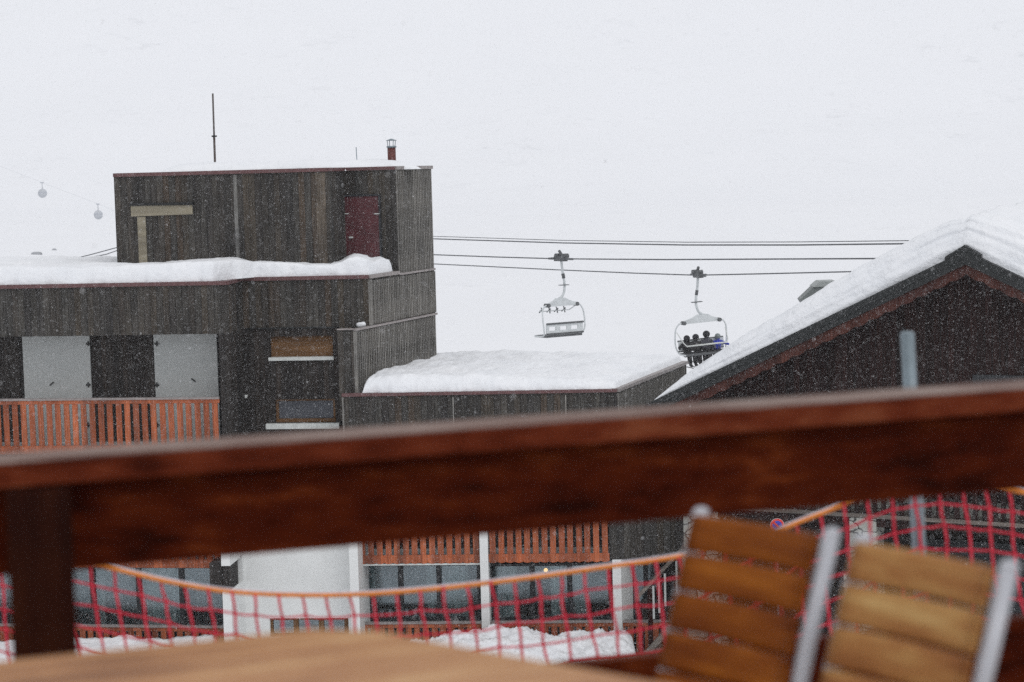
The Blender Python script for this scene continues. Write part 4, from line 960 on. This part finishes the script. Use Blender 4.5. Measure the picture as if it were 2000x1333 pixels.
for i in range(len(cols)):
    for j in range(NR):
        if j + 1 < NR:
            a, b = K[i][j], K[i][j + 1]; mid = (a + b) / 2 + Vector((random.uniform(-.004, .004), 0, 0)); m.tube([a, mid, b], .0058, 6)
        if j and i + 1 < len(cols):
            a, b = K[i][j], K[i + 1][j]; mid = (a + b) / 2 - Vector((0, 0, random.uniform(0, .006))); m.tube([a, mid, b], .0046, 6)
        if j: m.ball(K[i][j], .0090, 8, 6)
m.build("netting", M_NET, net)
rp = [at(px, cr(px), ND) for px in range(-1080, 2880, 20)]
MB().tube(rp, .0095, 10).build("rope", M_ROPE, net)
MB().tube([p + Vector((0, .0, .0085)) for p in rp], .005, 8).build("frost_on_rope", M_FROSTC, net)
pt, pb = at(1772, 651, 8.3), at(1797, 1110, 8.3); dd = (pb - pt) / (pt.z - pb.z)
gp = empty("steel_post", (pb.x + dd.x * 3, 8.3, pb.z - 3), "slightly leaning grey galvanised post rising above the railing", "post")
MB().tube([pt, pb, pb + dd * (pb.z - .25)], .029, 14).build("pole", M_GALV, gp); m = MB(); m.ball(pt, (.029, .029, .008), 14, 6); m.build("end_cap", M_GALV, gp)

# ------------------------------------------------------------------ falling snow
rng = np.random.default_rng(3); N = 520000; D0, D1 = 6.0, 46.0
Y = (rng.random(N) * (D1 ** 3 - D0 ** 3) + D0 ** 3) ** (1 / 3)
X = (rng.random(N) * 2 - 1) * (.34 * Y + 1); Z = 12 + (rng.random(N) * .36 - .27) * Y
keep = Z > .6; X, Y, Z = X[keep], Y[keep], Z[keep]; N = len(X)
base = np.array([[1, 0, -.5], [-.5, .87, -.5], [-.5, -.87, -.5], [0, 0, 1]], float)
fcs = np.array([[0, 1, 3], [1, 2, 3], [2, 0, 3], [0, 2, 1]])
sz = rng.gamma(3.5, .00030, N) + .0007; sz[rng.random(N) < .07] *= 1.6
ctr = np.stack([X, Y, Z], 1); vv = ctr[:, None, :] + base[None] * sz[:, None, None] * rng.uniform(.6, 1.4, (N, 4, 1)) * np.array([1, 1, 1.25])
ff = fcs[None] + (np.arange(N) * 4)[:, None, None]
me = bpy.data.meshes.new("falling_snow"); me.vertices.add(N * 4); me.vertices.foreach_set("co", vv.reshape(-1).astype(np.float32))
me.loops.add(N * 12); me.loops.foreach_set("vertex_index", ff.reshape(-1).astype(np.int32)); me.polygons.add(N * 4)
me.polygons.foreach_set("loop_start", np.arange(N * 4, dtype=np.int32) * 3); me.update(calc_edges=True); me.materials.append(M_FLAKE)
o = bpy.data.objects.new("falling_snow", me); COL.objects.link(o); tag(o, "fine snowflakes falling through the air", kind="stuff")

# ------------------------------------------------------------------ hazy air
USE_HAZE = True
if USE_HAZE:
    hz = MB().box(WORLD, -1000, 1000, -3, 260, -1250, 70).build("haze", bpy.data.materials.new("haze air")); hm_ = hz.data.materials[0]; hm_.use_nodes = True; nt = hm_.node_tree
    nt.nodes.remove(nt.nodes["Principled BSDF"]); pv = nt.nodes.new("ShaderNodeVolumePrincipled"); pv.inputs["Color"].default_value = (.93, .95, 1, 1); pv.inputs["Density"].default_value = .0003; pv.inputs["Anisotropy"].default_value = .2
    nt.links.new(pv.outputs[0], nt.nodes["Material Output"].inputs["Volume"]); tag(hz, "pale misty air full of snow", kind="stuff")
